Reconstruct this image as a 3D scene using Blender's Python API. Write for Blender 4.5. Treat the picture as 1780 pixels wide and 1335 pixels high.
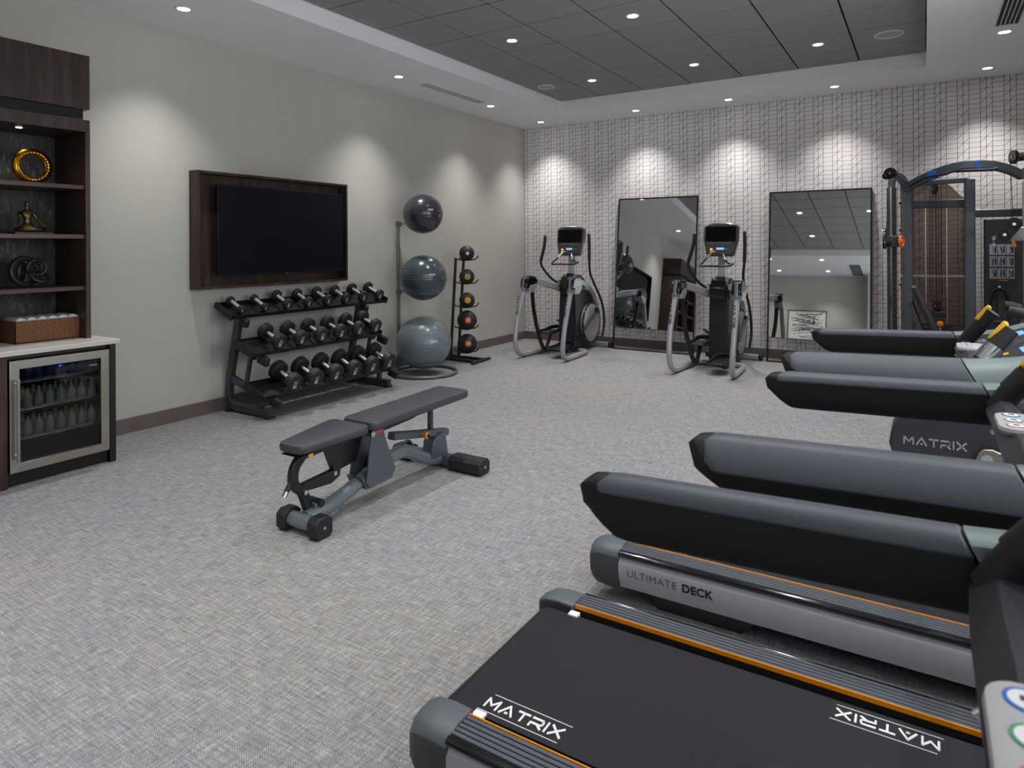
import bpy, bmesh, math, random
from mathutils import Vector, Matrix, Euler
random.seed(7)
PI = math.pi
for o in list(bpy.data.objects): bpy.data.objects.remove(o)
scn = bpy.context.scene
COL = scn.collection
# ------------------------------------------------------------------ camera
CAMLOC = Vector((5.32278, -8.91335, 1.45585)); YAW, ROLL, FPX = -0.55759, -0.00554, 1149.08
r0 = Vector((math.cos(YAW), -math.sin(YAW), 0)); f0 = Vector((math.sin(YAW), math.cos(YAW), 0)); u0 = Vector((0, 0, 1))
r1 = r0*math.cos(ROLL)+u0*math.sin(ROLL); u1 = -r0*math.sin(ROLL)+u0*math.cos(ROLL)
cd = bpy.data.cameras.new('camera'); cam = bpy.data.objects.new('camera', cd); COL.objects.link(cam)
M4 = Matrix((r1, u1, -f0)).transposed().to_4x4(); M4.translation = CAMLOC; cam.matrix_world = M4
cd.sensor_width = 36; cd.lens = 36*FPX/1780; cd.shift_y = -(667.5-426.79)/1780; cd.dof.use_dof = True; cd.dof.focus_distance = 4.5; cd.dof.aperture_fstop = 8; cd.clip_start = .02; cd.clip_end = 60
scn.camera = cam
# ------------------------------------------------------------------ world, exposure
DAY = 3.6            # fill daylight entering by the added, unseen windows of the right wall
w = bpy.data.worlds.new('world'); scn.world = w; w.use_nodes = True
w.node_tree.nodes['Background'].inputs[0].default_value = (.93, .96, 1, 1); w.node_tree.nodes['Background'].inputs[1].default_value = DAY
scn.view_settings.view_transform = 'Standard'; scn.view_settings.look = 'None'
scn.view_settings.exposure = 0.46; scn.view_settings.gamma = 1; scn.view_settings.use_curve_mapping = False
try:
    scn.cycles.max_bounces = 8; scn.cycles.diffuse_bounces = 5; scn.cycles.glossy_bounces = 4
    scn.cycles.transmission_bounces = 5; scn.cycles.sample_clamp_indirect = 6
    scn.cycles.caustics_reflective = False; scn.cycles.caustics_refractive = False
except Exception: pass
LAMP_W = 72.0      # power of one recessed downlight
# ------------------------------------------------------------------ materials
def s2l(c):
    if isinstance(c, str): c = [int(c[i:i+2], 16)/255 for i in (0, 2, 4)]
    return tuple((x/12.92 if x <= .04045 else ((x+.055)/1.055)**2.4) for x in c)
class NT:
    def __init__(s, name):
        s.m = bpy.data.materials.new(name); s.m.use_nodes = True; s.t = s.m.node_tree; s.b = s.t.nodes['Principled BSDF']
    def n(s, ty, **k):
        x = s.t.nodes.new(ty)
        for a, b in k.items(): setattr(x, a, b)
        return x
    def l(s, a, b): s.t.links.new(a, b)
    def math(s, op, a, b=None, c=None):
        x = s.n('ShaderNodeMath', operation=op)
        for i, v in enumerate((a, b, c)):
            if v is None: continue
            if isinstance(v, (int, float)): x.inputs[i].default_value = v
            else: s.l(v, x.inputs[i])
        return x.outputs[0]
    def pos(s, scale=(1, 1, 1), rot=(0, 0, 0), obj=False):
        if obj: src = s.n('ShaderNodeTexCoord').outputs['Object']
        else: src = s.n('ShaderNodeNewGeometry').outputs['Position']
        mp = s.n('ShaderNodeMapping'); mp.inputs['Scale'].default_value = scale; mp.inputs['Rotation'].default_value = rot
        s.l(src, mp.inputs[0]); return mp.outputs[0]
    def noise(s, vec, scale, detail=2, rough=.5):
        x = s.n('ShaderNodeTexNoise'); x.inputs['Scale'].default_value = scale; x.inputs['Detail'].default_value = detail
        x.inputs['Roughness'].default_value = rough; s.l(vec, x.inputs['Vector']); return x.outputs['Fac']
    def ramp(s, fac, stops):
        x = s.n('ShaderNodeValToRGB'); e = x.color_ramp.elements
        while len(e) < len(stops): e.new(.5)
        for i, (p, c) in enumerate(stops): e[i].position = p; e[i].color = (*s2l(c), 1)
        s.l(fac, x.inputs[0]); return x.outputs[0]
    def mix(s, fac, a, b, bt='MIX'):
        x = s.n('ShaderNodeMix', data_type='RGBA', blend_type=bt)
        for i, v in ((0, fac), (6, a), (7, b)):
            if isinstance(v, (int, float)): x.inputs[i].default_value = v
            elif isinstance(v, (tuple, str)): x.inputs[i].default_value = (*s2l(v), 1)
            else: s.l(v, x.inputs[i])
        return x.outputs[2]
    def bump(s, h, strength=.2, dist=.002):
        x = s.n('ShaderNodeBump'); x.inputs['Strength'].default_value = strength; x.inputs['Distance'].default_value = dist
        s.l(h, x.inputs['Height']); s.l(x.outputs[0], s.b.inputs['Normal'])
    def base(s, c):
        if isinstance(c, (tuple, str)): s.b.inputs['Base Color'].default_value = (*s2l(c), 1)
        else: s.l(c, s.b.inputs['Base Color'])
    def set(s, **k):
        for a, v in k.items():
            s.b.inputs[{'rough': 'Roughness', 'metal': 'Metallic', 'spec': 'Specular IOR Level', 'coat': 'Coat Weight', 'trans': 'Transmission Weight', 'ior': 'IOR', 'sheen': 'Sheen Weight'}[a]].default_value = v
        return s
MT = {}
def plain(name, c, rough=.5, metal=0., spec=.5, coat=0., grain=0., gscale=300):
    t = NT(name); t.base(c); t.set(rough=rough, metal=metal, spec=spec, coat=coat)
    v = t.pos(obj=True)
    if grain > 0:
        t.bump(t.noise(v, gscale, 2), grain, .001)
    else:
        nz = t.noise(v, 35, 2)
        mr = t.n('ShaderNodeMapRange'); mr.inputs[3].default_value = max(.02, rough-.04); mr.inputs[4].default_value = rough+.04
        t.l(nz, mr.inputs[0]); t.l(mr.outputs[0], t.b.inputs['Roughness'])
    MT[name] = t.m; return t.m
def emit(name, c, strength):
    t = NT(name); t.base('000000'); t.b.inputs['Emission Color'].default_value = (*s2l(c), 1); t.b.inputs['Emission Strength'].default_value = strength
    MT[name] = t.m
plain('ceiling_white', 'f0f0f4', .9, spec=.1, grain=.05)
plain('ceiling_grey', '979798', .95, spec=.05, grain=.3, gscale=200)
plain('ceiling_gap', '1e1e20', .8, spec=.1)
plain('speaker_grille', 'a4a2aa', .8)
plain('trim_white', 'd8d8d8', .6)
plain('baseboard', '6b5f5b', .5)
plain('black_metal', '17171a', .38)
plain('black_matte', '121214', .7, grain=.15)
plain('black_plastic', '1f2026', .42, grain=.25, gscale=500)
plain('black_gloss', '0b0b0e', .12, coat=.5)
plain('rubber', '1b1b1f', .55, grain=.3, gscale=400)
plain('head_rubber', '222227', .5, grain=.2, gscale=400)
plain('chrome', 'd8d8dc', .16, metal=1)
plain('steel_brushed', 'b6b1a8', .3, metal=1)
plain('silver_paint', 'a4a6ac', .32, metal=.3, coat=.2)
plain('silver_side', 'a2a3a8', .35, metal=.2)
plain('silver_green', '7f8c8d', .35, metal=.3, grain=.1)
plain('graphite', '40434b', .34, metal=.35, coat=.25)
plain('slate', '585e67', .36, metal=.3, coat=.2)
plain('slate_gloss', '6f787e', .22, metal=.2, coat=.6)
plain('rail_grey', '50555d', .48, metal=.1, grain=.35, gscale=700)
plain('rail_black', '0a0a0e', .6, grain=.2, gscale=500)
plain('grey_plastic', '565d63', .45, grain=.2, gscale=500)
plain('dark_plastic', '3a393f', .5, grain=.2, gscale=500)
plain('lightgrey_panel', 'b2b1b4', .5)
plain('neck_black', '2b2b31', .45, grain=.4, gscale=300)
plain('vinyl', '3b3e45', .42, grain=.25, gscale=900)
plain('orange', 'e08a12', .35)
plain('orange_clear', 'f07a20', .25, coat=.5)
plain('yellow', 'e8b21c', .4)
plain('red', 'b0462c', .5)
plain('white', 'e6e6e8', .5)
plain('logo_grey', 'a8a8ac', .45)
plain('blue', '2a6fc4', .4)
plain('green', '4f9a6a', .4)
plain('pink', 'd0606c', .4)
plain('bezel', '0d0d12', .25)
plain('tv_glass', '0e0d17', .3, spec=.22)
plain('screen', '020204', .25, spec=.2)
plain('counter', 'cfcac6', .25, spec=.5)
plain('fridge_inside', '2c2e30', .5)
plain('bottle_glass', 'ccd0b8', .18, spec=.7)
plain('can_blue', '3f5a86', .3, metal=.4)
plain('towel', 'd9dde2', .95, spec=.1, grain=.6, gscale=150)
plain('gold', 'c08a1e', .22, metal=1)
plain('bronze', '6a5a38', .33, metal=.9)
plain('knot_black', '24242c', .45)

plain('lime', 'a8b44a', .5)
plain('rack_grey', '74767a', .35, metal=.6)
plain('paper', 'e4e2e0', .7)
plain('ink', '222a33', .7)
plain('frame_wood', '5a4a3a', .5)
plain('placard', 'c4ccd6', .4)
plain('board_grey', '4a4852', .5)
plain('bike_shroud', '35333b', .5)
plain('satin_steel', 'd9d9dc', .35, metal=.6)
emit('lens', 'ffffff', 14.0)
emit('puck_lens', 'ffe9b0', 6.0)
emit('screen_blue', '7fb2f0', 1.0)
emit('led_blue', '2a3cff', 2.5)
emit('led_orange', 'ffb040', 1.2)
t = NT('mirror'); t.base((.84, .85, .85)); t.set(metal=1, rough=.015)
t.bump(t.noise(t.pos(obj=True), 2, 1), .004, .001); MT['mirror'] = t.m
t = NT('fridge_glass'); t.base('30343a'); t.set(rough=.03, spec=.5); nz = t.noise(t.pos(obj=True), 3, 1)
tr = t.n('ShaderNodeBsdfTransparent'); tr.inputs[0].default_value = (.56, .58, .60, 1); gl = t.n('ShaderNodeBsdfGlossy'); gl.inputs['Roughness'].default_value = .05
fr = t.n('ShaderNodeLayerWeight'); ms = t.n('ShaderNodeMixShader'); t.l(t.math('ADD', t.math('MULTIPLY', t.math('POWER', fr.outputs['Facing'], 4.0), .6), .04), ms.inputs[0]); t.l(tr.outputs[0], ms.inputs[1]); t.l(gl.outputs[0], ms.inputs[2])
t.l(ms.outputs[0], t.t.nodes['Material Output'].inputs[0]); MT['fridge_glass'] = t.m
t = NT('tinted_acrylic'); tr = t.n('ShaderNodeBsdfTransparent'); tr.inputs[0].default_value = (.50, .43, .40, 1); gl = t.n('ShaderNodeBsdfGlossy'); gl.inputs['Roughness'].default_value = .08
fr = t.n('ShaderNodeLayerWeight'); ms = t.n('ShaderNodeMixShader'); t.l(t.math('ADD', t.math('MULTIPLY', t.math('POWER', fr.outputs['Facing'], 4.0), .6), .04), ms.inputs[0]); t.l(tr.outputs[0], ms.inputs[1]); t.l(gl.outputs[0], ms.inputs[2])
t.l(ms.outputs[0], t.t.nodes['Material Output'].inputs[0]); MT['tinted_acrylic'] = t.m
t = NT('window_glass'); tr = t.n('ShaderNodeBsdfTransparent'); tr.inputs[0].default_value = (.97, .98, .98, 1); gl = t.n('ShaderNodeBsdfGlossy'); gl.inputs['Roughness'].default_value = .01  # clear panes of the added fill windows
fr = t.n('ShaderNodeLayerWeight'); ms = t.n('ShaderNodeMixShader'); t.l(t.math('ADD', t.math('MULTIPLY', t.math('POWER', fr.outputs['Facing'], 4.0), .6), .04), ms.inputs[0]); t.l(tr.outputs[0], ms.inputs[1]); t.l(gl.outputs[0], ms.inputs[2])
t.l(ms.outputs[0], t.t.nodes['Material Output'].inputs[0]); MT['window_glass'] = t.m
# carpet: woven grey, violet and beige threads in both directions
t = NT('carpet')
a = t.noise(t.pos((5, 60, 1)), 2.0, 4, .7); b = t.noise(t.pos((64, 6, 1)), 1.9, 4, .7)
big = t.noise(t.pos((1, 1, 1)), .9, 3); med = t.noise(t.pos((5, 9, 1)), 1.3, 2)
s_ = t.math('ADD', t.math('MULTIPLY', a, .5), t.math('MULTIPLY', b, .5))
th = t.ramp(s_, [(.38, '5d5c62'), (.46, '7d7b7f'), (.54, '9a9899'), (.63, 'bcbbb7')])
tint = t.ramp(t.math('ADD', t.math('MULTIPLY', big, .6), t.math('MULTIPLY', med, .4)), [(.38, '9a97a8'), (.5, 'a3a2a5'), (.62, 'a9a79f')])
colr = t.mix(.32, th, tint)
wv = t.n('ShaderNodeTexWave', wave_type='BANDS', bands_direction='DIAGONAL'); wv.inputs['Scale'].default_value = 60; wv.inputs['Distortion'].default_value = 5; wv.inputs['Detail Scale'].default_value = 3; wv.inputs['Detail'].default_value = 2
t.l(t.pos((1, 1.4, 1)), wv.inputs['Vector'])
fine = t.math('MULTIPLY', wv.outputs['Fac'], 1.0)
fine2 = t.ramp(fine, [(.0, '6a6a6e'), (.5, '9b9b9d'), (1, 'd6d6d2')])
colr = t.mix(.45, colr, fine2, 'OVERLAY'); t.base(colr); t.set(rough=.95, spec=.1); t.bump(t.math('ADD', fine, s_), .35, .004); MT['carpet'] = t.m
# left wall grasscloth
t = NT('wall_grasscloth'); n1 = t.noise(t.pos((1, 3.0, 160)), 1.0, 4, .7)
t.base(t.ramp(n1, [(.3, 'b9b6af'), (.5, 'bdbab3'), (.7, 'c0beb7')])); t.set(rough=.8, spec=.15); t.bump(n1, .08, .001); MT['wall_grasscloth'] = t.m
# wallpaper: grid of bars, narrow double columns with diagonals
t = NT('wallpaper'); geo = t.n('ShaderNodeNewGeometry'); sp = t.n('ShaderNodeSeparateXYZ'); t.l(geo.outputs['Position'], sp.inputs[0])
X, Z = sp.outputs[0], sp.outputs[2]; P, S = .2109, .0535
U = t.math('DIVIDE', t.math('SUBTRACT', X, .054), P); colm = t.math('FLOOR', U); fu = t.math('FRACT', U)
Vv = t.math('ADD', t.math('DIVIDE', Z, S), colm)
def line(val, mod, wid):        # |frac(val/mod)| near 0
    fr_ = t.math('FRACT', t.math('DIVIDE', val, mod)); d = t.math('MINIMUM', fr_, t.math('SUBTRACT', 1.0, fr_))
    return t.math('LESS_THAN', t.math('MULTIPLY', d, mod), wid)
def vline(u0_): return t.math('LESS_THAN', t.math('ABSOLUTE', t.math('SUBTRACT', fu, u0_)), .0125)
def rng(a_, b_): return t.math('MULTIPLY', t.math('GREATER_THAN', fu, a_), t.math('LESS_THAN', fu, b_))
def mx(*v):
    r = v[0]
    for q in v[1:]: r = t.math('MAXIMUM', r, q)
    return r
LW = .036
vl = mx(vline(.012), vline(.503), vline(.755))
wide = t.math('MULTIPLY', rng(.0, .503), line(Vv, 1.0, LW))
ta = t.math('DIVIDE', t.math('SUBTRACT', fu, .503), .252); tb = t.math('DIVIDE', t.math('SUBTRACT', fu, .755), .245)
hA = t.math('MULTIPLY', rng(.503, 1.0), line(Vv, 2.0, LW))
dA = t.math('MULTIPLY', rng(.503, .755), line(t.math('ADD', t.math('SUBTRACT', Vv, ta), 1.0), 2.0, LW*1.5))
dB = t.math('MULTIPLY', rng(.755, 1.0), line(t.math('SUBTRACT', Vv, tb), 2.0, LW*1.5))
mask = mx(vl, wide, hA, dA, dB)
pap = t.ramp(t.noise(t.pos((1, 1, 1)), 1.3, 2), [(.35, 'e0d9da'), (.5, 'e4e1e1'), (.65, 'e1dad7')])
t.base(t.mix(mask, pap, '5e595f')); t.set(rough=.7, spec=.2); MT['wallpaper'] = t.m
def wood(name, cs, vertical=True):
    t = NT(name); sc = (9, 9, .9) if vertical else (9, .9, 9)
    n1 = t.noise(t.pos(sc), 1.2, 6, .65); n2 = t.noise(t.pos(tuple(x*6 for x in sc)), 1.3, 3)
    f = t.math('ADD', t.math('MULTIPLY', n1, .75), t.math('MULTIPLY', n2, .25))
    t.base(t.ramp(f, [(.34, cs[0]), (.48, cs[1]), (.56, cs[2]), (.68, cs[3])])); t.set(rough=.38, spec=.4); MT[name] = t.m
wood('wood', ['241a19', '352623', '44312a', '554031'])
wood('wood_h', ['33261f', '46342f', '5a443c', '6a5044'], False)
t = NT('shelf_back'); v = t.pos((22, 22, 7)); n1 = t.noise(v, 1.6, 5, .7)
t.base(t.ramp(n1, [(.35, '2b2a2c'), (.55, '3d3b3b'), (.66, '6a6864'), (.75, '8b8880')])); t.set(rough=.6); MT['shelf_back'] = t.m
t = NT('woven'); ck = t.n('ShaderNodeTexChecker'); ck.inputs['Scale'].default_value = 150; ck.inputs[1].default_value = (*s2l('7a4f30'), 1); ck.inputs[2].default_value = (*s2l('55341f'), 1); t.l(t.pos(), ck.inputs[0])
nn_ = t.noise(t.pos((60, 70, 110)), 1, 3); t.base(t.mix(.5, ck.outputs[0], t.ramp(nn_, [(.35, '4a2c1a'), (.65, '94683f')]))); t.set(rough=.7); t.bump(ck.outputs[1], .4, .001); MT['woven'] = t.m
t = NT('belt'); ck = t.n('ShaderNodeTexChecker'); ck.inputs['Scale'].default_value = 260; ck.inputs[1].default_value = (*s2l('292930'), 1); ck.inputs[2].default_value = (*s2l('1e1e24'), 1); t.l(t.pos(), ck.inputs[0])
t.base(ck.outputs[0]); t.set(rough=.5, spec=.3); t.bump(ck.outputs[1], .3, .0006); MT['belt'] = t.m
for nm_, c_, r_ in (('ball_grey', '6d7981', .3), ('ball_teal', '3d4a53', .25), ('ball_black', '36333c', .22)):
    t = NT(nm_); nb_ = t.noise(t.pos((1, 1, 26), obj=True), 1.5, 3); cc_ = s2l(c_)
    t.base(t.mix(nb_, tuple(x*.82 for x in (int(c_[i:i+2], 16)/255 for i in (0, 2, 4))), tuple(min(1, x*1.15) for x in (int(c_[i:i+2], 16)/255 for i in (0, 2, 4))))); t.set(rough=r_, spec=.6, coat=.3); MT[nm_] = t.m
# ------------------------------------------------------------------ mesh helpers
class MB:
    def __init__(s): s.bm = bmesh.new()
    def box(s, x0, x1, y0, y1, z0, z1, m=0, R=None, c=None):
        vs = [s.bm.verts.new((x, y, z)) for z in (z0, z1) for y in (y0, y1) for x in (x0, x1)]
        for q in ((0, 2, 3, 1), (4, 5, 7, 6), (0, 1, 5, 4), (2, 6, 7, 3), (0, 4, 6, 2), (1, 3, 7, 5)):
            s.bm.faces.new([vs[i] for i in q]).material_index = m
        if R is not None:
            cc = Vector(c) if c else Vector(((x0+x1)/2, (y0+y1)/2, (z0+z1)/2))
            bmesh.ops.rotate(s.bm, verts=vs, cent=cc, matrix=R)
        return s
    def ring(s, pts): return [s.bm.verts.new(p) for p in pts]
    def skin(s, rings, m=0, cap=True, closed=False):
        n = len(rings[0]); rr = list(rings) + ([rings[0]] if closed else [])
        for a, b in zip(rr[:-1], rr[1:]):
            for i in range(n):
                j = (i+1) % n
                try: s.bm.faces.new((a[i], a[j], b[j], b[i])).material_index = m
                except ValueError: pass
        if cap and not closed:
            for r in (rings[0][::-1], rings[-1]):
                try: s.bm.faces.new(r).material_index = m
                except ValueError: pass
        return s
    def sweep(s, pts, sec, m=0, up=(0, 0, 1), closed=False, scale=None, cap=True):
        """sweep the 2D section sec [(side, up)] along pts"""
        pts = [Vector(p) for p in pts]; n = len(pts); rings = []; upv = Vector(up); prev = None
        for i, p in enumerate(pts):
            if closed: tg = pts[(i+1) % n]-pts[i-1]
            else: tg = pts[min(i+1, n-1)]-pts[max(i-1, 0)]
            tg.normalize()
            if prev is None:
                sd = tg.cross(upv)
                if sd.length < 1e-4: sd = tg.cross(Vector((1, 0, 0)))
            else:
                sd = prev - tg*prev.dot(tg)
            sd.normalize(); prev = sd; un = sd.cross(tg)
            k = scale[i] if scale else 1
            rings.append(s.ring([p+sd*(a*k)+un*(b*k) for a, b in sec]))
        return s.skin(rings, m, cap, closed)
    def tube(s, pts, r, m=0, seg=12, closed=False, smooth=0, up=(0, 0, 1), ry=None, cap=True):
        pts = [Vector(p) for p in pts]
        if smooth: pts = spline(pts, smooth, closed)
        rl = r if isinstance(r, (list, tuple)) else None
        rr = 1 if rl else r; ryy = (ry if ry else rr)
        sec = [(math.cos(2*PI*i/seg)*rr, math.sin(2*PI*i/seg)*ryy) for i in range(seg)]
        sc = None
        if rl: sc = [rl[0]+(rl[-1]-rl[0])*i/(len(pts)-1) if len(rl) == 2 else rl[min(len(rl)-1, int(i*len(rl)/len(pts)))] for i in range(len(pts))]
        return s.sweep(pts, sec, m, up, closed, sc, cap)
    def bar(s, pts, w, h, m=0, smooth=0, up=(0, 0, 1), ch=.2, closed=False):
        """rectangular tube with clipped corners"""
        pts = [Vector(p) for p in pts]
        if smooth: pts = spline(pts, smooth, closed)
        a, b = w/2, h/2; c = min(a, b)*ch*1.5
        sec = [(a-c, -b), (a, -b+c), (a, b-c), (a-c, b), (-a+c, b), (-a, b-c), (-a, -b+c), (-a+c, -b)]
        return s.sweep(pts, sec, m, up, closed)
    def lathe(s, prof, c, ax=(0, 0, 1), seg=24, m=0):
        ax = Vector(ax).normalized(); q = Vector((0, 0, 1)).rotation_difference(ax); c = Vector(c); rings = []
        for r, h in prof:
            rings.append(s.ring([c + q @ Vector((math.cos(2*PI*i/seg)*max(r, 1e-5), math.sin(2*PI*i/seg)*max(r, 1e-5), h)) for i in range(seg)]))
        return s.skin(rings, m)
    def cyl(s, a, b, r, m=0, seg=16, r2=None):
        a, b = Vector(a), Vector(b); return s.lathe([(r, 0), (r if r2 is None else r2, (b-a).length)], a, b-a, seg, m)
    def torus(s, c, R, r, ax=(0, 0, 1), m=0, seg=40, s2=10, a0=0, a1=2*PI):
        ax = Vector(ax).normalized(); q = Vector((0, 0, 1)).rotation_difference(ax); full = abs(a1-a0-2*PI) < 1e-6
        n = seg if full else seg+1
        pts = [Vector(c)+q @ Vector((math.cos(a0+(a1-a0)*i/seg)*R, math.sin(a0+(a1-a0)*i/seg)*R, 0)) for i in range(n)]
        return s.tube(pts, r, m, s2, closed=full, up=ax)
    def ell(s, c, rad, m=0, u=24, v=16, R=None):
        mt = Matrix.Translation(Vector(c)) @ ((R.to_4x4() if R is not None else Matrix.Identity(4)) @ Matrix.Diagonal((*rad, 1)))
        g = bmesh.ops.create_uvsphere(s.bm, u_segments=u, v_segments=v, radius=1, matrix=mt)
        for f in {f for x in g['verts'] for f in x.link_faces}: f.material_index = m
        return s
    def prism(s, poly, ax, a, b, m=0):
        """extrude a polygon (two remaining coords in axis order) along axis ax from a to b"""
        def P3(p, t_):
            l = list(p); l.insert('xyz'.index(ax), t_); return l
        return s.skin([s.ring([P3(p, a) for p in poly]), s.ring([P3(p, b) for p in poly])], m)
    def pad(s, c, L, Wd, H, r=.03, m=0, taper=1.0, R=None, axis='y'):
        """upholstered pad with rounded corners; long axis y; taper = width ratio at -y end"""
        out = []
        def outline(inset):
            pts = []
            for sx, sy, a0 in ((1, 1, 0), (-1, 1, 90), (-1, -1, 180), (1, -1, 270)):
                wd = Wd/2*(taper if sy < 0 else 1); cx, cy = sx*(wd-r), sy*(L/2-r)
                for k in range(6):
                    a = math.radians(a0+90*k/5); pts.append((cx+math.cos(a)*(r-inset), cy+math.sin(a)*(r-inset)))
            return pts
        e = min(.014, H*.3)
        for ins, z in ((e, -H/2), (.002, -H/2+e*.7), (0, 0), (.001, H/2-e), (e*.35, H/2-e*.3), (e*1.2, H/2), ):
            rg = []
            for x, y in outline(ins):
                p = Vector((x, y, z)); p = (R @ p) if R is not None else p; rg.append(p+Vector(c))
            out.append(s.ring(rg))
        return s.skin(out, m)
    def build(s, name, mats, parent=None, org=None, bevel=0, ang=38, flat=False):
        bmesh.ops.recalc_face_normals(s.bm, faces=s.bm.faces)
        if not flat:
            lim = math.radians(ang)
            for f in s.bm.faces: f.smooth = True
            for e in s.bm.edges:
                if len(e.link_faces) != 2 or e.calc_face_angle(0) > lim: e.smooth = False
        if org is None and parent is not None: org = parent.get('_w')
        if org is not None: bmesh.ops.translate(s.bm, verts=s.bm.verts, vec=-Vector(org))
        me = bpy.data.meshes.new(name); s.bm.to_mesh(me); s.bm.free()
        for m in ([mats] if isinstance(mats, str) else mats): me.materials.append(MT[m])
        o = bpy.data.objects.new(name, me); COL.objects.link(o)
        if parent is not None: o.parent = parent
        if bevel:
            b = o.modifiers.new('bevel', 'BEVEL'); b.width = bevel; b.segments = 2; b.limit_method = 'ANGLE'; b.angle_limit = math.radians(50); b.harden_normals = False
        return o
def spline(p, k, closed=False):
    out = []; n = len(p)
    rngs = range(n if closed else n-1)
    for i in rngs:
        if closed: a, b, c, d = p[i-1], p[i], p[(i+1) % n], p[(i+2) % n]
        else: a, b, c, d = p[max(i-1, 0)], p[i], p[i+1], p[min(i+2, n-1)]
        for j in range(k):
            t_ = j/k; out.append(.5*((2*b)+(c-a)*t_+(2*a-5*b+4*c-d)*t_*t_+(3*b-a-3*c+d)*t_**3))
    if not closed: out.append(p[-1].copy())
    return out
def thing(name, label, cat, loc=(0, 0, 0), group=None, world=True, rz=0):
    o = bpy.data.objects.new(name, None); COL.objects.link(o); o.location = loc; o.rotation_euler = (0, 0, rz); o.empty_display_size = .1
    o['label'] = label; o['category'] = cat
    if group: o['group'] = group
    if world: ORG[o.name] = Vector(loc)
    return o
ORG = {}
_ob = MB.build
def _build(s, name, mats, parent=None, org=None, **k):
    if org is None and parent is not None:
        q = parent
        while q is not None and org is None: org = ORG.get(q.name); q = q.parent
    return _ob(s, name, mats, parent, org if org is not None else Vector((0, 0, 0)), **k)
MB.build = _build
def tag(o, label, cat, group=None):
    o['label'] = label; o['category'] = cat
    if group: o['group'] = group
    return o
def struct(o): o['kind'] = 'structure'; return o
def dup(root, loc, label, rot=None, group=None):
    r = root.copy(); COL.objects.link(r); r.location = loc; r['label'] = label
    if rot: r.rotation_euler = rot
    if group: r['group'] = group
    def rec(a, b):
        for ch in list(a.children):
            c = ch.copy(); COL.objects.link(c); c.parent = b; rec(ch, c)
    rec(root, r); return r
def text(name, body, size, mat, parent, M, bold=0., depth=.001, align='CENTER', space=1.0, lift=.0006):
    """lettering as a thin mesh; M: 3x3 with columns right, up, normal plus a location"""
    cu = bpy.data.curves.new(name, 'FONT'); cu.body = body; cu.size = size; cu.offset = bold; cu.extrude = depth; cu.align_x = align; cu.align_y = 'CENTER'; cu.space_character = space
    tmp = bpy.data.objects.new('tmp', cu); COL.objects.link(tmp)
    dg = bpy.context.evaluated_depsgraph_get(); me = bpy.data.meshes.new_from_object(tmp.evaluated_get(dg)); bpy.data.objects.remove(tmp)
    me.name = name; me.materials.clear(); me.materials.append(MT[mat])
    R, loc = M; mm = Matrix((Vector(R[0]), Vector(R[1]), Vector(R[2]))).transposed().to_4x4(); mm.translation = Vector(loc)+Vector(R[2])*lift
    me.transform(mm)
    q = parent; og = None
    while q is not None and og is None: og = ORG.get(q.name); q = q.parent
    if og is not None: me.transform(Matrix.Translation(-og))
    o = bpy.data.objects.new(name, me); COL.objects.link(o)
    if parent: o.parent = parent
    return o
GLY = {'M': [[(0, 0), (0, .6), (.42, .18), (.84, .6), (.84, 0)]], 'A': [[(0, 0), (.45, .6), (.9, 0)]],
       'T': [[(0, .55), (.8, .55)], [(.4, .55), (.4, 0)]], 'R': [[(0, .55), (.72, .55), (.8, .45), (.8, .32), (.7, .22), (0, .22), (0, 0)], [(.45, .22), (.82, 0)]],
       'I': [[(0, 0), (0, .6)]], 'X': [[(0, .6), (.8, 0)], [(0, 0), (.8, .6)]]}
ADV = {'M': 1.15, 'A': 1.15, 'T': 1.05, 'R': 1.1, 'I': .3, 'X': .85}
def logo(mb, O, Rv, Uv, width, height=None, wt=.1, rules=False, word='MATRIX'):
    """MATRIX wordmark from thin strokes; O = left end of the base line, Rv/Uv directions"""
    O, Rv, Uv = Vector(O), Vector(Rv).normalized(), Vector(Uv).normalized(); N = Rv.cross(Uv)
    tot = sum(ADV[c] for c in word); kx = width/tot; ky = (height/.6) if height else kx; x = 0
    def q(a, b, wd):
        a, b = Vector(a), Vector(b); d = (b-a).normalized(); pn = Vector((-d.y, d.x))*wd/2; a = a-d*wd*.3; b = b+d*wd*.3
        lo = [O+Rv*(p.x*kx)+Uv*(p.y*ky) for p in (a-pn, b-pn, b+pn, a+pn)]
        mb.skin([mb.ring(lo), mb.ring([p+N*.0012 for p in lo])])
    for c in word:
        for st in GLY[c]:
            for a, b in zip(st[:-1], st[1:]): q((a[0]+x, a[1]), (b[0]+x, b[1]), wt)
        if c == 'A': q((x+.38, .1), (x+.52, .1), wt)
        x += ADV[c]
    if rules:
        q((-.25, -.3), (tot+.0, -.3), .035); q((.1, .92), (tot+.25, .92), .035)
# ------------------------------------------------------------------ room shell
RW, RF, H, HT = 6.45, -10.75, 3.28, 3.43         # right wall x, front wall y, soffit, tray height
TX0, TX1, TY0, TY1 = 1.10, 5.35, -8.38, -.845    # tray opening
struct(MB().box(-.2, RW+.2, RF-.2, .2, -.1, 0).build('floor', 'carpet', flat=True))
struct(MB().box(-.15, 0, RF-.15, .15, 0, 3.7).build('wall_left', 'wall_grasscloth', flat=True))
struct(MB().box(0, RW, 0, .15, 0, 3.7).build('wall_back', 'wallpaper', flat=True))
WN = [(-10.1, -8.3), (-7.9, -6.1), (-5.7, -3.9)]; WZ0, WZ1 = .75, 2.75  # unseen window openings, added so daylight lifts the dark ceiling
m = MB(); m.box(RW, RW+.15, RF-.15, .15, 0, WZ0).box(RW, RW+.15, RF-.15, .15, WZ1, 3.7); ys_ = [RF-.15]+[v for p in WN for v in p]+[.15]
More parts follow.
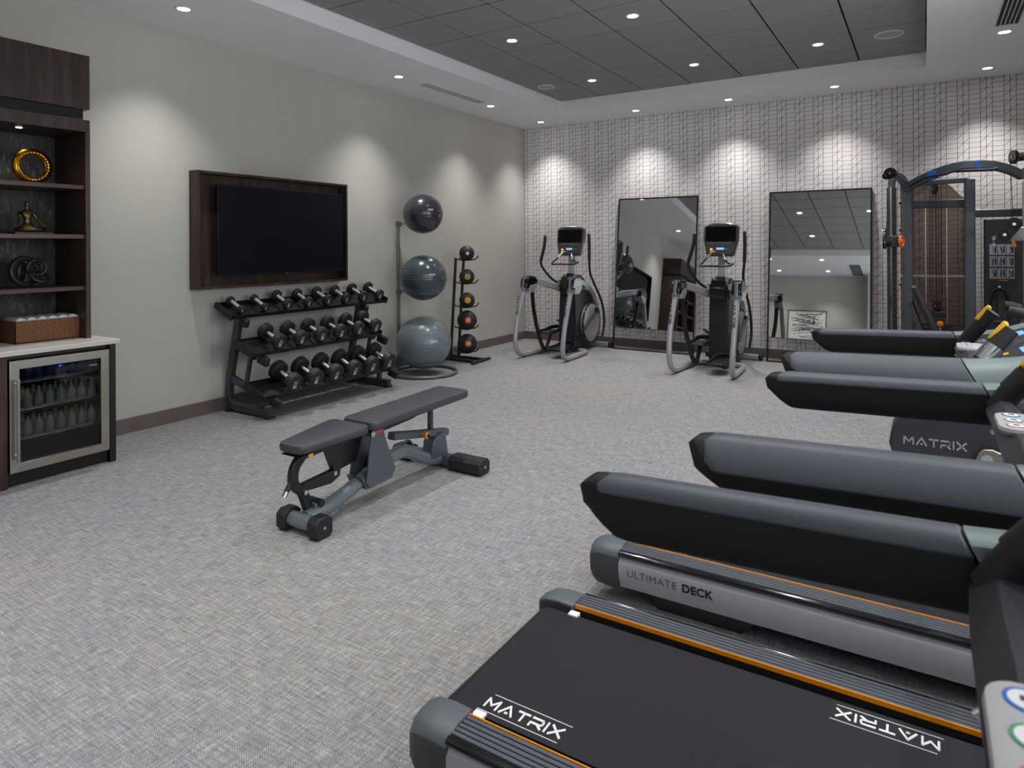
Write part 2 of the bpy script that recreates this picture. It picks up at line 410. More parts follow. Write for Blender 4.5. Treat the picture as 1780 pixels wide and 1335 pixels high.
for a, b in zip(ys_[::2], ys_[1::2]): m.box(RW, RW+.15, a, b, WZ0, WZ1)
struct(m.build('wall_right', 'wall_grasscloth', flat=True))
for i, (a, b) in enumerate(WN):
    m = MB(); e = .05
    m.box(RW+.04, RW+.1, a, a+e, WZ0, WZ1).box(RW+.04, RW+.1, b-e, b, WZ0, WZ1).box(RW+.04, RW+.1, a, b, WZ0, WZ0+e).box(RW+.04, RW+.1, a, b, WZ1-e, WZ1); wf = struct(m.build(f'window_{i+1}', 'trim_white'))
    gp = MB().box(RW+.068, RW+.074, a+e, b-e, WZ0+e, WZ1-e).build('pane', 'window_glass', wf, flat=True)
    ld = bpy.data.lights.new('window_portal', 'AREA'); ld.shape = 'RECTANGLE'; ld.size = WZ1-WZ0-.1; ld.size_y = b-a-.1; ld.cycles.is_portal = True  # portal guiding fill daylight through the added opening
    lo = bpy.data.objects.new('window_portal', ld); COL.objects.link(lo); lo.location = (RW+.12, (a+b)/2, (WZ0+WZ1)/2); lo.rotation_euler = (0, PI/2, 0)
struct(MB().box(0, RW, RF-.15, RF, 0, 3.7).box(4.1, RW, RF, RF+.45, 0, 3.3).build('wall_front', 'wall_grasscloth', flat=True))
m = MB()
for b in ((0, TX0, RF, 0), (TX1, RW, RF, 0), (TX0, TX1, TY1, 0), (TX0, TX1, RF, TY0)): m.box(b[0], b[1], b[2], b[3], H, 3.6)
struct(m.build('ceiling', 'ceiling_white', flat=True))
m = MB(); m.box(TX0, TX1, TY0, TY1, HT+.012, 3.6, 1)
gx = [TX0]+[1.69+.6096*k for k in range(-1, 7) if TX0+.1 < 1.69+.6096*k < TX1-.05]+[TX1]
gy = [TY0]+sorted(-1.385-.6096*k for k in range(12) if TY0+.1 < -1.385-.6096*k < TY1-.1)+[TY1]
for a, b in zip(gx[:-1], gx[1:]):
    for c, d in zip(gy[:-1], gy[1:]): m.box(a+.008, b-.008, c+.008, d-.008, HT, HT+.02, 0)
struct(m.build('ceiling', ['ceiling_grey', 'ceiling_gap'], flat=True))
m = MB()
for x in gx[1:-1]: m.box(x-.003, x+.003, TY0, TY1, HT+.004, HT+.014)
for y in gy[1:-1]: m.box(TX0, TX1, y-.003, y+.003, HT+.004, HT+.014)
struct(m.build('trim_1', 'ceiling_gap', flat=True))
BH = .117
struct(MB().box(0, .014, RF, 0, 0, BH).build('baseboard_left', 'baseboard', bevel=.002))
struct(MB().box(.014, RW, -.014, 0, 0, BH).build('baseboard_back', 'baseboard', bevel=.002))
struct(MB().box(RW-.014, RW, RF+.45, -.014, 0, BH).build('baseboard_right', 'baseboard', bevel=.002))
struct(MB().box(.014, 4.1, RF, RF+.014, 0, BH).build('baseboard_front', 'baseboard', bevel=.002))
# ------------------------------------------------------------------ downlights
def downlight(x, y, z, where):
    t = thing('recessed_downlight', f'small round recessed downlight {where}', 'ceiling light', (x, y, z), 'recessed ceiling downlights')
    m = MB(); c = (x, y, z)
    m.lathe([(.062, 0), (.062, -.004), (.05, -.007), (.044, -.004), (.044, 0)], c, seg=28).build('trim_ring', 'trim_white', t)
    MB().lathe([(.043, -.001), (.040, -.005), (.02, -.0055)], c, seg=24).build('lens', 'lens', t)
    ld = bpy.data.lights.new('downlight_beam', 'SPOT'); ld.energy = LAMP_W; ld.spot_size = math.radians(94); ld.spot_blend = 1.0; ld.shadow_soft_size = .045; ld.color = (1, .975, .945)
    lo = bpy.data.objects.new('downlight_beam', ld); COL.objects.link(lo); lo.parent = t; lo.location = (0, 0, -.02)
for x, y, wh in [(.53, -5.95, 'in the soffit above the shelving unit end'), (.535, -3.52, 'in the soffit above the television'), (.53, -1.735, 'in the left soffit just past the slot vent'),
                 (.525, -.395, 'in the soffit at the far room corner'), (2.01, -.405, 'in the soffit above the gap beside the left mirror'), (3.24, -.405, 'in the soffit above the right elliptical'),
                 (4.45, -.425, 'in the soffit above the right mirror'), (5.89, -.44, 'in the soffit above the cable machine'), (5.92, -1.81, 'beside the louvred vent on the right soffit')]:
    downlight(x, y, H, wh)
for x, y, wh in [(1.965, -3.51, 'in the tray ceiling, nearer of the first pair'), (1.955, -1.68, 'in the tray ceiling beside the small speaker'), (3.2, -3.525, 'in the tray ceiling at the top edge of the photo'),
                 (3.19, -1.70, 'in the tray ceiling, middle of the far row'), (4.44, -1.76, 'in the tray ceiling nearest the large speaker')]:
    downlight(x, y, HT, wh)
for x, y, z, wh in [(4.44, -3.53, HT, 'in the tray ceiling, out above the treadmills'), (1.96, -5.3, HT, 'in the tray ceiling over the bench side'), (3.2, -5.3, HT, 'in the tray ceiling over the room middle'), (4.44, -5.3, HT, 'in the tray ceiling over the second treadmill'),
                    (1.96, -7.1, HT, 'in the tray ceiling in front of the shelving'), (3.2, -7.1, HT, 'in the tray ceiling over the open carpet'), (4.44, -7.1, HT, 'in the tray ceiling over the nearest treadmill'),
                    (.53, -8.5, H, 'in the soffit over the near shelving'), (3.2, -8.8, H, 'in the rear soffit seen in the right mirror'), (2.0, -8.75, H, 'in the rear soffit over the entrance side'), (3.2, -10.1, H, 'close to the framed picture in the rear soffit'), (2.0, -10.1, H, 'in the rear soffit at the picture edge'),
                    (5.92, -3.6, H, 'in the right soffit over the bike'), (5.92, -5.4, H, 'in the right soffit over a treadmill console'), (5.92, -7.2, H, 'in the right soffit over the nearest console'), (.53, -10.1, H, 'in the rear corner soffit')]:
    downlight(x, y, z, wh)
for x, y, r, wh in [(1.335, -1.70, .10, 'small round white ceiling speaker near the tray corner'), (5.05, -1.74, .12, 'large round white ceiling speaker above the cable machine')]:
    t = thing('ceiling_speaker', wh, 'speaker', (x, y, HT), 'ceiling speakers')
    MB().torus((x, y, HT-.003), r, .008, seg=36).build('rim', 'trim_white', t)
    MB().lathe([(r, 0), (r, -.004), (.001, -.006)], (x, y, HT), seg=36).build('grille', 'speaker_grille', t)
def vent(x0, x1, y0, y1, n, label):
    t = thing('air_vent', label, 'vent', ((x0+x1)/2, (y0+y1)/2, H), 'slot air vents in the soffits')
    MB().box(x0, x1, y0, y1, H-.001, H+.0).build('backing', 'black_matte', t, flat=True)
    m = MB(); e = .012
    m.box(x0-e, x0, y0-e, y1+e, H-.006, H).box(x1, x1+e, y0-e, y1+e, H-.006, H).box(x0, x1, y0-e, y0, H-.006, H).box(x0, x1, y1, y1+e, H-.006, H); m.build('frame', 'trim_white', t)
    m = MB(); wd = (x1-x0)/n
    for k in range(1, n): m.box(x0+wd*k-.0035, x0+wd*k+.0035, y0, y1, H-.006, H-.001)
    m.build('slat', 'trim_white', t)
vent(.50, .60, -3.13, -1.97, 4, 'long narrow slot vent in the soffit over the ball racks')
vent(5.84, 5.99, -3.3, -2.04, 5, 'wide louvred vent in the right soffit at the photo corner')
vent(3.75, 3.98, -10.6, -9.3, 6, 'louvred vent in the rear soffit seen in the right mirror')
# ------------------------------------------------------------------ framed picture on the front wall (seen in the mirror)
t = thing('framed_picture', 'framed abstract ink drawing reflected in the right mirror', 'picture', (2.65, RF, 1.9))
m = MB(); px0, px1, pz0, pz1 = 2.16, 3.12, 1.52, 2.33; e = .022
m.box(px0, px0+e, RF, RF+.03, pz0, pz1).box(px1-e, px1, RF, RF+.03, pz0, pz1).box(px0, px1, RF, RF+.03, pz0, pz0+e).box(px0, px1, RF, RF+.03, pz1-e, pz1); m.build('frame', 'frame_wood', t, bevel=.002)
MB().box(px0+e, px1-e, RF, RF+.012, pz0+e, pz1-e).build('paper', 'paper', t, flat=True)
m = MB(); rnd = random.Random(3)
for k in range(26):
    x = px0+.06+rnd.random()*.3; z = pz0+.08+rnd.random()*(pz1-pz0-.18); L = .3+rnd.random()*.45; a = rnd.uniform(-.2, .25); pts = []
    for i in range(9):
        xx = x+L*i/8
        if xx > px1-.06: break
        pts.append((xx, RF+.0135, min(max(z+a*L*i/8+rnd.uniform(-.02, .02), pz0+.05), pz1-.05)))
    if len(pts) > 2: m.tube(pts, .001, ry=rnd.uniform(.003, .010), seg=6, up=(0, 0, 1))
for k in range(34):
    x = rnd.uniform(px0+.1, px1-.12); z = rnd.uniform(pz0+.1, pz1-.15)
    m.box(x, x+rnd.uniform(.006, .05), RF+.0125, RF+.0135, z, z+rnd.uniform(.006, .05))
m.build('ink_drawing', 'ink', t, flat=True)
# ------------------------------------------------------------------ leaning mirrors
def floor_mirror(x0, x1, label):
    YB, YT, ZT = -.295, -.028, 2.118
    t = thing('floor_mirror', label, 'mirror', ((x0+x1)/2, YB, 0), 'black framed leaning mirrors')
    tv = Vector((0, YT-YB, ZT)); L = tv.length; tv.normalize(); nv = Vector((0, -tv.z, tv.y)) # normal towards room
    def P(x, s_, d): return Vector((x, YB, 0))+tv*s_+nv*d
    def slab(mb, xa, xb, sa, sb, da, db):
        mb.skin([mb.ring([P(xa, sa, da), P(xa, sb, da), P(xa, sb, db), P(xa, sa, db)]), mb.ring([P(xb, sa, da), P(xb, sb, da), P(xb, sb, db), P(xb, sa, db)])])
    m = MB(); e = .019
    slab(m, x0, x0+e, 0, L, -.02, .002); slab(m, x1-e, x1, 0, L, -.02, .002); slab(m, x0, x1, L-e, L, -.02, .002); slab(m, x0, x1, .0, e*.9, -.02, .002); slab(m, x0, x1, .30, .306, -.02, .001)
    m.build('frame', 'black_metal', t, bevel=.001)
    m = MB(); slab(m, x0+e, x1-e, .306, L-e, -.008, -.004); m.build('mirror_glass', 'mirror', t, flat=True)
    m = MB(); slab(m, x0+e*.8, x1-e*.8, .304, L-e, -.018, -.009); m.build('backing', 'black_matte', t, flat=True)
floor_mirror(1.60, 2.745, 'tall black framed mirror leaning between the two ellipticals')
floor_mirror(3.655, 4.805, 'tall black framed mirror leaning between right elliptical and cable machine')
# ------------------------------------------------------------------ television and its wooden surround
t = thing('television_surround', 'dark walnut box frame mounted on the wall around the television', 'wall frame', (0, -4.73, 1.6))
m = MB(); y0, y1, z0, z1, d, e = -5.585, -3.88, 1.095, 2.11, .13, .022; q = .002
m.box(q, d, y0, y0+e, z0, z1); m.box(q, d, y1-e, y1, z0, z1); m.box(q, d, y0+e, y1-e, z0, z0+e); m.box(q, d, y0+e, y1-e, z1-e, z1); m.build('side_board', 'wood', t, bevel=.0015)
MB().box(.002, .012, y0+e, y1-e, z0+e, z1-e).build('back_panel', 'wood', t, flat=True)
t = thing('television', 'large black flat screen television, switched off, inside the walnut wall box', 'television', (.1, -4.65, 1.6))
m = MB(); ya, yb, za, zb = -5.385, -3.915, 1.2, 2.006
m.box(.085, .105, ya, yb, za, zb).build('housing', 'bezel', t, bevel=.002)
MB().box(.105, .1062, ya+.008, yb-.008, za+.016, zb-.008).build('screen', 'tv_glass', t, flat=True)
MB().box(.1, .108, ya, yb, za, za+.012).build('lower_bezel', 'bezel', t, bevel=.001)
MB().box(.012, .085, -4.9, -4.4, 1.45, 1.75).build('wall_bracket', 'black_metal', t)
MB().box(.108, .11, -4.67, -4.63, za+.001, za+.008).build('badge', 'chrome', t)
# ------------------------------------------------------------------ shelving unit, counter, fridge
UY1, UY0, UX = -6.585, -8.62, .45
t = thing('shelving_unit', 'tall dark walnut shelving unit standing on the pale counter', 'shelving', (.22, -7.6, .84))
MB().box(0, UX+.0, UY0, UY1, 2.405, 2.775).build('top_cabinet', 'wood', t, bevel=.002)
MB().box(0, UX-.03, UY0+.02, UY1-.03, 2.33, 2.405).build('recess', 'black_matte', t)
sk = .03; bays = [UY1-.68*i for i in range(4)]
MB().box(0, UX, UY0, UY1, 2.25, 2.333).build('header', 'wood', t, bevel=.0015)
for yy in bays: MB().box(0, UX, yy-sk, yy, .835, 2.25).build('side_panel', 'wood', t, bevel=.001)
MB().box(0, .012, UY0, UY1, .835, 2.25).build('back_panel', 'shelf_back', t, flat=True)
for i in range(3):
    for z in (1.885, 1.548, 1.195): MB().box(.012, UX-.02, bays[i+1]+.0, bays[i]-sk, z-.028, z).build('shelf', 'wood_h', t, bevel=.001)
    yy = (bays[i]+bays[i+1]-sk)/2
    MB().lathe([(.018, 0), (.018, -.003), (.012, -.004)], (.28, yy, 2.25), seg=16).build('puck_light', 'puck_lens', t)
    ld = bpy.data.lights.new('puck_beam', 'SPOT'); ld.energy = 2.2; ld.spot_size = 2.2; ld.spot_blend = .8; ld.shadow_soft_size = .02; ld.color = (1, .86, .62)
    lo = bpy.data.objects.new('puck_beam', ld); COL.objects.link(lo); lo.parent = t; lo.location = Vector((.28, yy, 2.24))-Vector((.22, -7.6, .84))
CY1, CX = -6.515, .655
t = thing('base_cabinet', 'dark walnut base cabinet under the pale counter around the fridge', 'cabinet', (.33, -7.6, 0))
MB().box(.02, .63, CY1-.038, CY1, 0, .805).build('side_panel', 'black_metal', t, bevel=.001)
MB().box(.02, .63, -7.19, -7.145, 0, .805).build('side_panel', 'wood', t, bevel=.001)
MB().box(.02, .60, -7.145, CY1-.038, .778, .805).build('top_rail', 'wood', t)
MB().box(.02, .61, -8.62, -7.19, .08, .805).build('cabinet_box', 'wood', t)
for k in range(2):
    d_ = MB().box(.611, .63, -7.9-.70*k, -7.2-.70*k, .09, .79).build('door', 'wood', t, bevel=.001)
    MB().bar([(.655, -7.83+.6*k-.70*k, .45), (.655, -7.83+.6*k-.70*k, .65)], .01, .01).build('handle', 'steel_brushed', d_)
MB().box(.05, .55, -8.6, CY1-.04, 0, .08).build('toe_kick', 'black_matte', t)
tag(MB().box(.0, CX+.015, -8.64, CY1+.012, .806, .836).build('countertop', 'counter', bevel=.003), 'pale stone countertop slab over the fridge and base cabinet', 'countertop')
t = thing('beverage_fridge', 'stainless framed glass door beverage fridge under the counter', 'fridge', (.33, -6.84, 0))
FY0, FY1, FZ0, FZ1, FX = -7.135, -6.56, .09, .77, .60
m = MB(); m.box(.06, FX-.01, FY0, FY0+.02, FZ0, FZ1).box(.06, FX-.01, FY1-.02, FY1, FZ0, FZ1).box(.06, FX-.01, FY0+.02, FY1-.02, FZ0, FZ0+.02).box(.06, FX-.01, FY0+.02, FY1-.02, FZ1-.02, FZ1).box(.05, .06, FY0, FY1, FZ0, FZ1)
m.build('body', 'fridge_inside', t)
for z in (.27, .45, .62):
    m = MB()
    for k in range(14): m.cyl((.08, FY0+.03+k*.0396, z), (FX-.03, FY0+.03+k*.0396, z), .0025, seg=6)
    m.cyl((FX-.03, FY0+.02, z), (FX-.03, FY1-.02, z), .004, seg=6).box(FX-.034, FX-.03, FY0+.02, FY1-.02, z-.0, z+.018)
    m.build('wire_shelf', 'chrome', t)
dr = MB(); fw = .052; x0, x1 = FX, FX+.035
P_o = [(FY0, FZ0), (FY1, FZ0), (FY1, FZ1), (FY0, FZ1)]; P_i = [(FY0+fw, FZ0+fw), (FY1-fw, FZ0+fw), (FY1-fw, FZ1-fw), (FY0+fw, FZ1-fw)]
for i in range(4):
    j = (i+1) % 4; q = [P_o[i], P_o[j], P_i[j], P_i[i]]
    dr.skin([dr.ring([(x0, *p) for p in q]), dr.ring([(x1, *p) for p in q])])
dr = dr.build('door', 'steel_brushed', t, bevel=.0012)
MB().box(FX+.012, FX+.018, FY0+fw, FY1-fw, FZ0+fw, FZ1-fw).build('glass', 'fridge_glass', dr, flat=True)
m = MB(); m.bar([(FX+.075, FY0+.03, .16), (FX+.075, FY0+.03, .66)], .016, .016, up=(1, 0, 0)); m.box(FX+.03, FX+.075, FY0+.023, FY0+.037, .185, .2).box(FX+.03, FX+.075, FY0+.023, FY0+.037, .62, .635); m.build('handle', 'steel_brushed', dr)
MB().box(FX+.018, FX+.0195, -6.86, -6.845, .70, .706).build('indicator_light', 'led_blue', t)
MB().box(FX+.018, FX+.0195, -6.68, -6.63, .672, .68).build('badge', 'chrome', t)
MB().box(.1, FX, FY0, FY1, .01, .085).build('kick_grille', 'black_matte', t)
for z, g, lb, mt in ((.285, 'bottles on the bottom fridge shelf', 'small clear bottle in the row on the bottom fridge shelf', 'bottle_glass'), (.465, 'bottles on the middle fridge shelf', 'small clear bottle in the row on the middle fridge shelf', 'bottle_glass'), (.635, 'cans on the top fridge shelf', 'dark blue can in the row on the top fridge shelf', 'can_blue')):
    src = None
    for i in range(8):
        for j in range(2):
            loc = (.52-.075*j, FY0+.075+.063*i, z-.012)
            if src is None:
                if mt == 'bottle_glass':
                    src = thing('drink_bottle', lb, 'bottle', loc, g, world=False)
                    MB().lathe([(.024, 0), (.026, .004), (.026, .07), (.012, .1), (.011, .12)], (0, 0, 0), seg=12).build('body', mt, src)
                    MB().lathe([(.0135, .112), (.0135, .126), (.012, .128)], (0, 0, 0), seg=10).build('cap', 'gold', src)
                else:
                    src = thing('drink_can', lb, 'can', loc, g, world=False)
                    MB().lathe([(.022, 0), (.028, .008), (.028, .088), (.023, .098)], (0, 0, 0), seg=12).build('body', mt, src)
                    MB().lathe([(.0215, .0975), (.021, .099)], (0, 0, 0), seg=12).build('lid', 'chrome', src)
            else: dup(src, loc, lb, group=g)
# basket with rolled towels
t = thing('woven_basket', 'rectangular brown woven basket on the counter', 'basket', (.24, -6.79, .836))
BY0, BY1, BX0, BX1, BZ = -7.0, -6.6, .12, .35, .836
m = MB(); m.box(BX0, BX1, BY0, BY0+.012, BZ, BZ+.145).box(BX0, BX1, BY1-.012, BY1, BZ, BZ+.145).box(BX0, BX0+.012, BY0, BY1, BZ, BZ+.145).box(BX1-.012, BX1, BY0, BY1, BZ, BZ+.145).box(BX0, BX1, BY0, BY1, BZ, BZ+.01); m.build('wall', 'woven', t, bevel=.003)
for i in range(6):
    y = BY0+.045+.062*i; m = MB()
    pts = []
    for k in range(41):
        a = k/40*2*PI*2.6; r = .030-.0085*k/14; r = max(r, .006); pts.append((y+math.cos(a)*r, BZ+.134+math.sin(a)*r*.95))
    m.lathe([(.022, -.002), (.029, .004), (.0305, .02), (.0305, .18), (.029, .198), (.022, .203)], (.135, y, BZ+.136), (1, 0, 0), seg=18)
    sp_ = [Vector((.339, p[0], p[1]+.002)) for p in pts]
    m.tube(sp_, .0022, seg=5)
    tag(m.build('rolled_towel', 'towel'), 'rolled white towel lying in the woven basket' if 0 < i < 5 else ('rolled white towel at the near end of the basket' if i == 0 else 'rolled white towel at the end of the basket nearest the television'), 'towel', 'rolled towels in the basket')
# gold ring
t = thing('ring_sculpture', 'round golden ring sculpture on the top shelf', 'sculpture', (.27, -6.86, 1.886))
m = MB(); n = 64; c = Vector((.27, -6.86, 2.003)); rings = []
for i in range(n):
    a = 2*PI*i/n; rad = Vector((0, math.cos(a), math.sin(a))); ax = Vector((1, 0, 0)); rg = []
    for k in range(14):
        b = 2*PI*k/14+a*2; fl = .019*(1+.16*math.cos(3*b)); rg.append(c+rad*(.097+math.cos(b)*fl)+ax*math.sin(b)*fl)
    rings.append(m.ring(rg))
m.skin(rings, closed=True); m.build('ring', 'gold', t)
MB().torus((.275, -6.862, 2.003), .086, .009, (1, .12, .05), seg=48).build('inner_band', 'gold', t)
# seated yoga figure: one skinned body
def skin_body(name, verts, edges, radii, mat, parent, root=0, sub=2):
    me = bpy.data.meshes.new(name); me.from_pydata([Vector(v)-(ORG.get(parent.name) or Vector((0, 0, 0))) for v in verts], edges, [])
    o = bpy.data.objects.new(name, me); COL.objects.link(o); o.parent = parent; me.materials.append(MT[mat])
    sm = o.modifiers.new('skin', 'SKIN'); sm.use_smooth_shade = True
    for i, v in enumerate(me.skin_vertices[0].data):
        r = radii[i]; v.radius = (r, r) if not isinstance(r, tuple) else r; v.use_root = (i == root)
    ss = o.modifiers.new('sub', 'SUBSURF'); ss.levels = sub; ss.render_levels = sub
    return o
t = thing('yoga_figurine', 'dark bronze seated meditating figurine on the middle shelf', 'figurine', (.27, -6.875, 1.549))
yc, zc, xc = -6.885, 1.565, .27
V_ = [(0, 0, .026), (0, 0, .06), (0, 0, .098), (0, 0, .124), (0, 0, .142), (0, 0, .160), (.003, 0, .180), (0, 0, .196),
      (0, .030, .120), (.008, .050, .088), (.03, .070, .050), (.04, .088, .034), (0, -.030, .120), (.008, -.046, .088), (.03, -.060, .050), (.04, -.070, .034),
      (.012, .036, .018), (.035, .088, .016), (.065, .050, .012), (.075, .0, .010), (.012, -.036, .018), (.035, -.080, .016), (.075, -.045, .012), (.09, .005, .012), (.09, .05, .010)]
Ed = [(0, 1), (1, 2), (2, 3), (3, 4), (4, 5), (5, 6), (6, 7), (3, 8), (8, 9), (9, 10), (10, 11), (3, 12), (12, 13), (13, 14), (14, 15), (0, 16), (16, 17), (17, 18), (18, 19), (0, 20), (20, 21), (21, 22), (22, 23), (23, 24)]
Rd = [.026, .016, .026, .020, .009, .012, .015, .010, .013, .008, .006, .007, .013, .008, .006, .007, .018, .014, .011, .008, .018, .014, .011, .008, .006]
skin_body('body', [(xc-.02+a, yc+b*1.05, zc+c*1.06) for a, b, c in V_], Ed, Rd, 'bronze', t)
MB().lathe([(.006, 0), (.0075, .006), (.006, .014), (.001, .018)], (xc-.022, yc, zc+.205), seg=12).build('hair_bun', 'bronze', t)
MB().box(xc-.055, xc+.075, yc-.105, yc+.115, 1.549, 1.561).build('base', 'black_metal', t, bevel=.002)
# knot sculpture
t = thing('knot_sculpture', 'dark matt interlocking rings knot sculpture on the lowest shelf', 'sculpture', (.27, -6.875, 1.196))
for c, R, r, ax in (((.25, -6.90, 1.302), .088, .017, (1, .25, .1)), ((.29, -6.845, 1.325), .052, .012, (.9, -.55, .25)), ((.30, -6.835, 1.270), .058, .0135, (.75, .2, .8)), ((.22, -6.91, 1.295), .058, .016, (.6, .9, -.1))):
    MB().torus(c, R, r, ax, seg=44, s2=12).build('ring', 'knot_black', t)
# ------------------------------------------------------------------ dumbbell rack
t = thing('dumbbell_rack', 'three tier graphite dumbbell rack standing under the television', 'rack', (.33, -4.6, 0))
def xzbar(m, pts, y, w_=.06, h_=.075, sm=6): m.bar([(a, y, b) for a, b in pts], h_, w_, smooth=sm, up=(0, 1, 0))
for yy in (-5.255, -3.80):
    m = MB(); xzbar(m, [(.63, .045), (.35, .047), (.14, .055), (.075, .12), (.078, .25), (.12, .45), (.17, .65), (.215, .86)], yy, .055, .07)
    m.build('upright', 'graphite', t)
    MB().box(.59, .64, yy-.042, yy+.042, .0, .022).build('foot_pad', 'rubber', t, bevel=.004)
    MB().box(.055, .11, yy-.042, yy+.042, .0, .022).build('foot_pad', 'rubber', t, bevel=.004)
    m = MB(); xzbar(m, [(.08, .30), (.30, .235), (.50, .16)], yy+.005, .045, .06, 3); m.bar([(.50, yy, .16), (.49, yy, .07)], .045, .045, up=(0, 1, 0)); m.build('lower_arm', 'graphite', t)
    m = MB(); m.bar([(.16, yy, .60), (.42, yy, .50)], .04, .05, up=(0, 1, 0)); m.bar([(.37, yy, .52), (.30, yy, .22)], .035, .035, up=(0, 1, 0)); m.build('tier_arm', 'graphite', t)
    for (ax_, az) in ((.33, .79), (.60, .475), (.75, .135)): MB().bar([(ax_-.12, yy, az+.03), (ax_, yy, az-.005)], .075, .045, up=(0, 1, 0)).build('arm_end_cap', 'rubber', t, bevel=.01)
DB = []
tiers = [((.05, .945), (.285, .835), -5.385, -3.455, 8, -5.275, .2425), ((.31, .638), (.56, .533), -5.385, -3.84, 6, -5.115, .2365), ((.45, .288), (.68, .183), -5.385, -3.84, 6, -5.085, .2365)]
rad_t = [[.036, .037, .050, .050, .054, .054, .058, .058], [.069, .069, .071, .072, .074, .074], [.081, .081, .083, .083, .085, .085]]
half_l = [[.105, .105, .11, .11, .113, .113, .116, .116], [.128]*6, [.142]*6]
nums = [['5', '5', '10', '10', '15', '15', '20', '20'], ['25', '25', '30', '30', '35', '35'], ['40', '40', '45', '45', '50', '50']]
for ti, ((xb, zb), (xf, zf), ya, yb, n, ys, dy) in enumerate(tiers):
    m = MB(); d = Vector((xf-xb, 0, zf-zb)); d.normalize(); nr = Vector((-d.z, 0, d.x))
    if nr.z < 0: nr = -nr
    def pt(s_, h_, y, xb=xb, zb=zb, d=d, nr=nr): return Vector((xb, y, zb))+d*s_+nr*h_
    L = math.hypot(xf-xb, zf-zb)
    sec = [(0, .028), (0, 0), (L, 0), (L, .035), (L-.004, .035), (L-.004, .004), (.004, .004), (.004, .028)]
    m.skin([m.ring([pt(a, b, ya) for a, b in sec]), m.ring([pt(a, b, yb) for a, b in sec])])
    for y in (ya, yb-.006): m.skin([m.ring([pt(a, b, y) for a, b in ((0, -.015), (L, -.015), (L, .055), (0, .04))]), m.ring([pt(a, b, y+.006) for a, b in ((0, -.015), (L, -.015), (L, .055), (0, .04))])])
    m.bar([pt(L*.5, -.02, ya+.02), pt(L*.5, -.02, yb-.02)], .05, .03)
    sh = m.build('tier_shelf', 'black_metal', t, bevel=.001)
    for i in range(n):
        y = ys+dy*i; r = rad_t[ti][i]; hl = half_l[ti][i]
        for s_ in (-1, 1):
            m = MB()
            sc = L*.5+s_*(hl-.028)
            arc = [pt(sc, .03+r-math.cos(a)*(r+.004), y+math.sin(a)*(r+.004)) for a in [(-62+124*k/10)*PI/180 for k in range(11)]]
            m.bar(arc, .034, .006, up=nr)
            m.skin([m.ring([pt(sc-.012, .0, y-.02), pt(sc+.012, .0, y-.02), pt(sc+.012, .0, y+.02), pt(sc-.012, .0, y+.02)]), m.ring([pt(sc-.012, .03, y-.012), pt(sc+.012, .03, y-.012), pt(sc+.012, .03, y+.012), pt(sc-.012, .03, y+.012)])])
            m.build('saddle', 'black_metal', sh)
        DB.append((ti, i, n, pt(L*.5, .031+r, y), r, hl, math.atan2(-d.z, d.x)))
ordn = ['first', 'second', 'third', 'fourth', 'fifth', 'sixth', 'seventh', 'eighth']; tn = ['top', 'middle', 'bottom']
def dumbbell(r, hl, num, label, loc, tilt):
    t = thing('dumbbell', label, 'dumbbell', loc, 'round dumbbells on the rack', world=False); t.rotation_euler = (0, tilt, 0)
    hw = .040 if r < .04 else .048 if r < .065 else .064 if r < .078 else .074; e = min(.010, r*.18)
    MB().lathe([(.0135, -hl+.02), (.0155, -hl*.3), (.0165, 0), (.0155, hl*.3), (.0135, hl-.02)], (0, 0, 0), (1, 0, 0), seg=14).build('handle', 'satin_steel', t)
    for s_ in (-1, 1):
        i0, o0 = hl-hw, hl
        prof = [(r*.45, i0), (r-e, i0+.002), (r, i0+e), (r*1.0, o0-e), (r-e, o0-.001), (r*.80, o0), (r*.78, o0-.0025), (.001, o0-.0025)]
        hd = MB().lathe(prof, (0, 0, 0), (s_, 0, 0), seg=30).build('head', 'head_rubber', t)
        MB().lathe([(r*.5, i0-.006), (.02, i0-.007), (.019, i0+.004), (r*.5, i0+.002)], (0, 0, 0), (s_, 0, 0), seg=20).build('collar', 'chrome' if r < .065 else 'head_rubber', hd)
        fr_ = ((0, s_, 0), (0, 0, 1), (s_, 0, 0)); O = Vector((s_*(hl-.0025), 0, 0))
        m = MB(); k = r*.24
        def P2(a, b): return O+Vector((s_*.0006, s_*a*k, r*.12+b*k))
        def bar2(a, b, c, dd, w2=.2):
            u = Vector((c-a, dd-b)).normalized(); pn = Vector((-u.y, u.x))*w2/2
            lo = [P2(a-pn.x, b-pn.y), P2(c-pn.x, dd-pn.y), P2(c+pn.x, dd+pn.y), P2(a+pn.x, b+pn.y)]
            m.skin([m.ring(lo), m.ring([p+Vector((s_*.0008, 0, 0)) for p in lo])])
        for sg in (-1, 1): bar2(sg*.95, .8, sg*.42, .2); bar2(sg*.42, .2, sg*.42, -.2); bar2(sg*.42, -.2, sg*.95, -.8)
        bar2(-.42, 0, .42, 0)
        m.build('logo', 'white', hd, flat=True)
        text('weight_number', num, r*.48, 'white', hd, (fr_, O+Vector((0, 0, -r*.45))), bold=r*.008)
        MB().box(*sorted((O.x, O.x+s_*.0014)), -r*.26, r*.26, -r*.20, -r*.16).build('logo_line', 'white', hd, flat=True)
    return t
for ti, i, n, c, r, hl, tl in DB:
    small = 'small chrome handled' if ti == 0 else ('medium' if ti == 1 else 'large')
    which = 'nearest the shelving end' if i == 0 else ('nearest the exercise balls' if i == n-1 else f'{ordn[i]} from the shelving end')
    dumbbell(r, hl, nums[ti][i], f'{small} black dumbbell on the {tn[ti]} tier, {which}', c, tl)
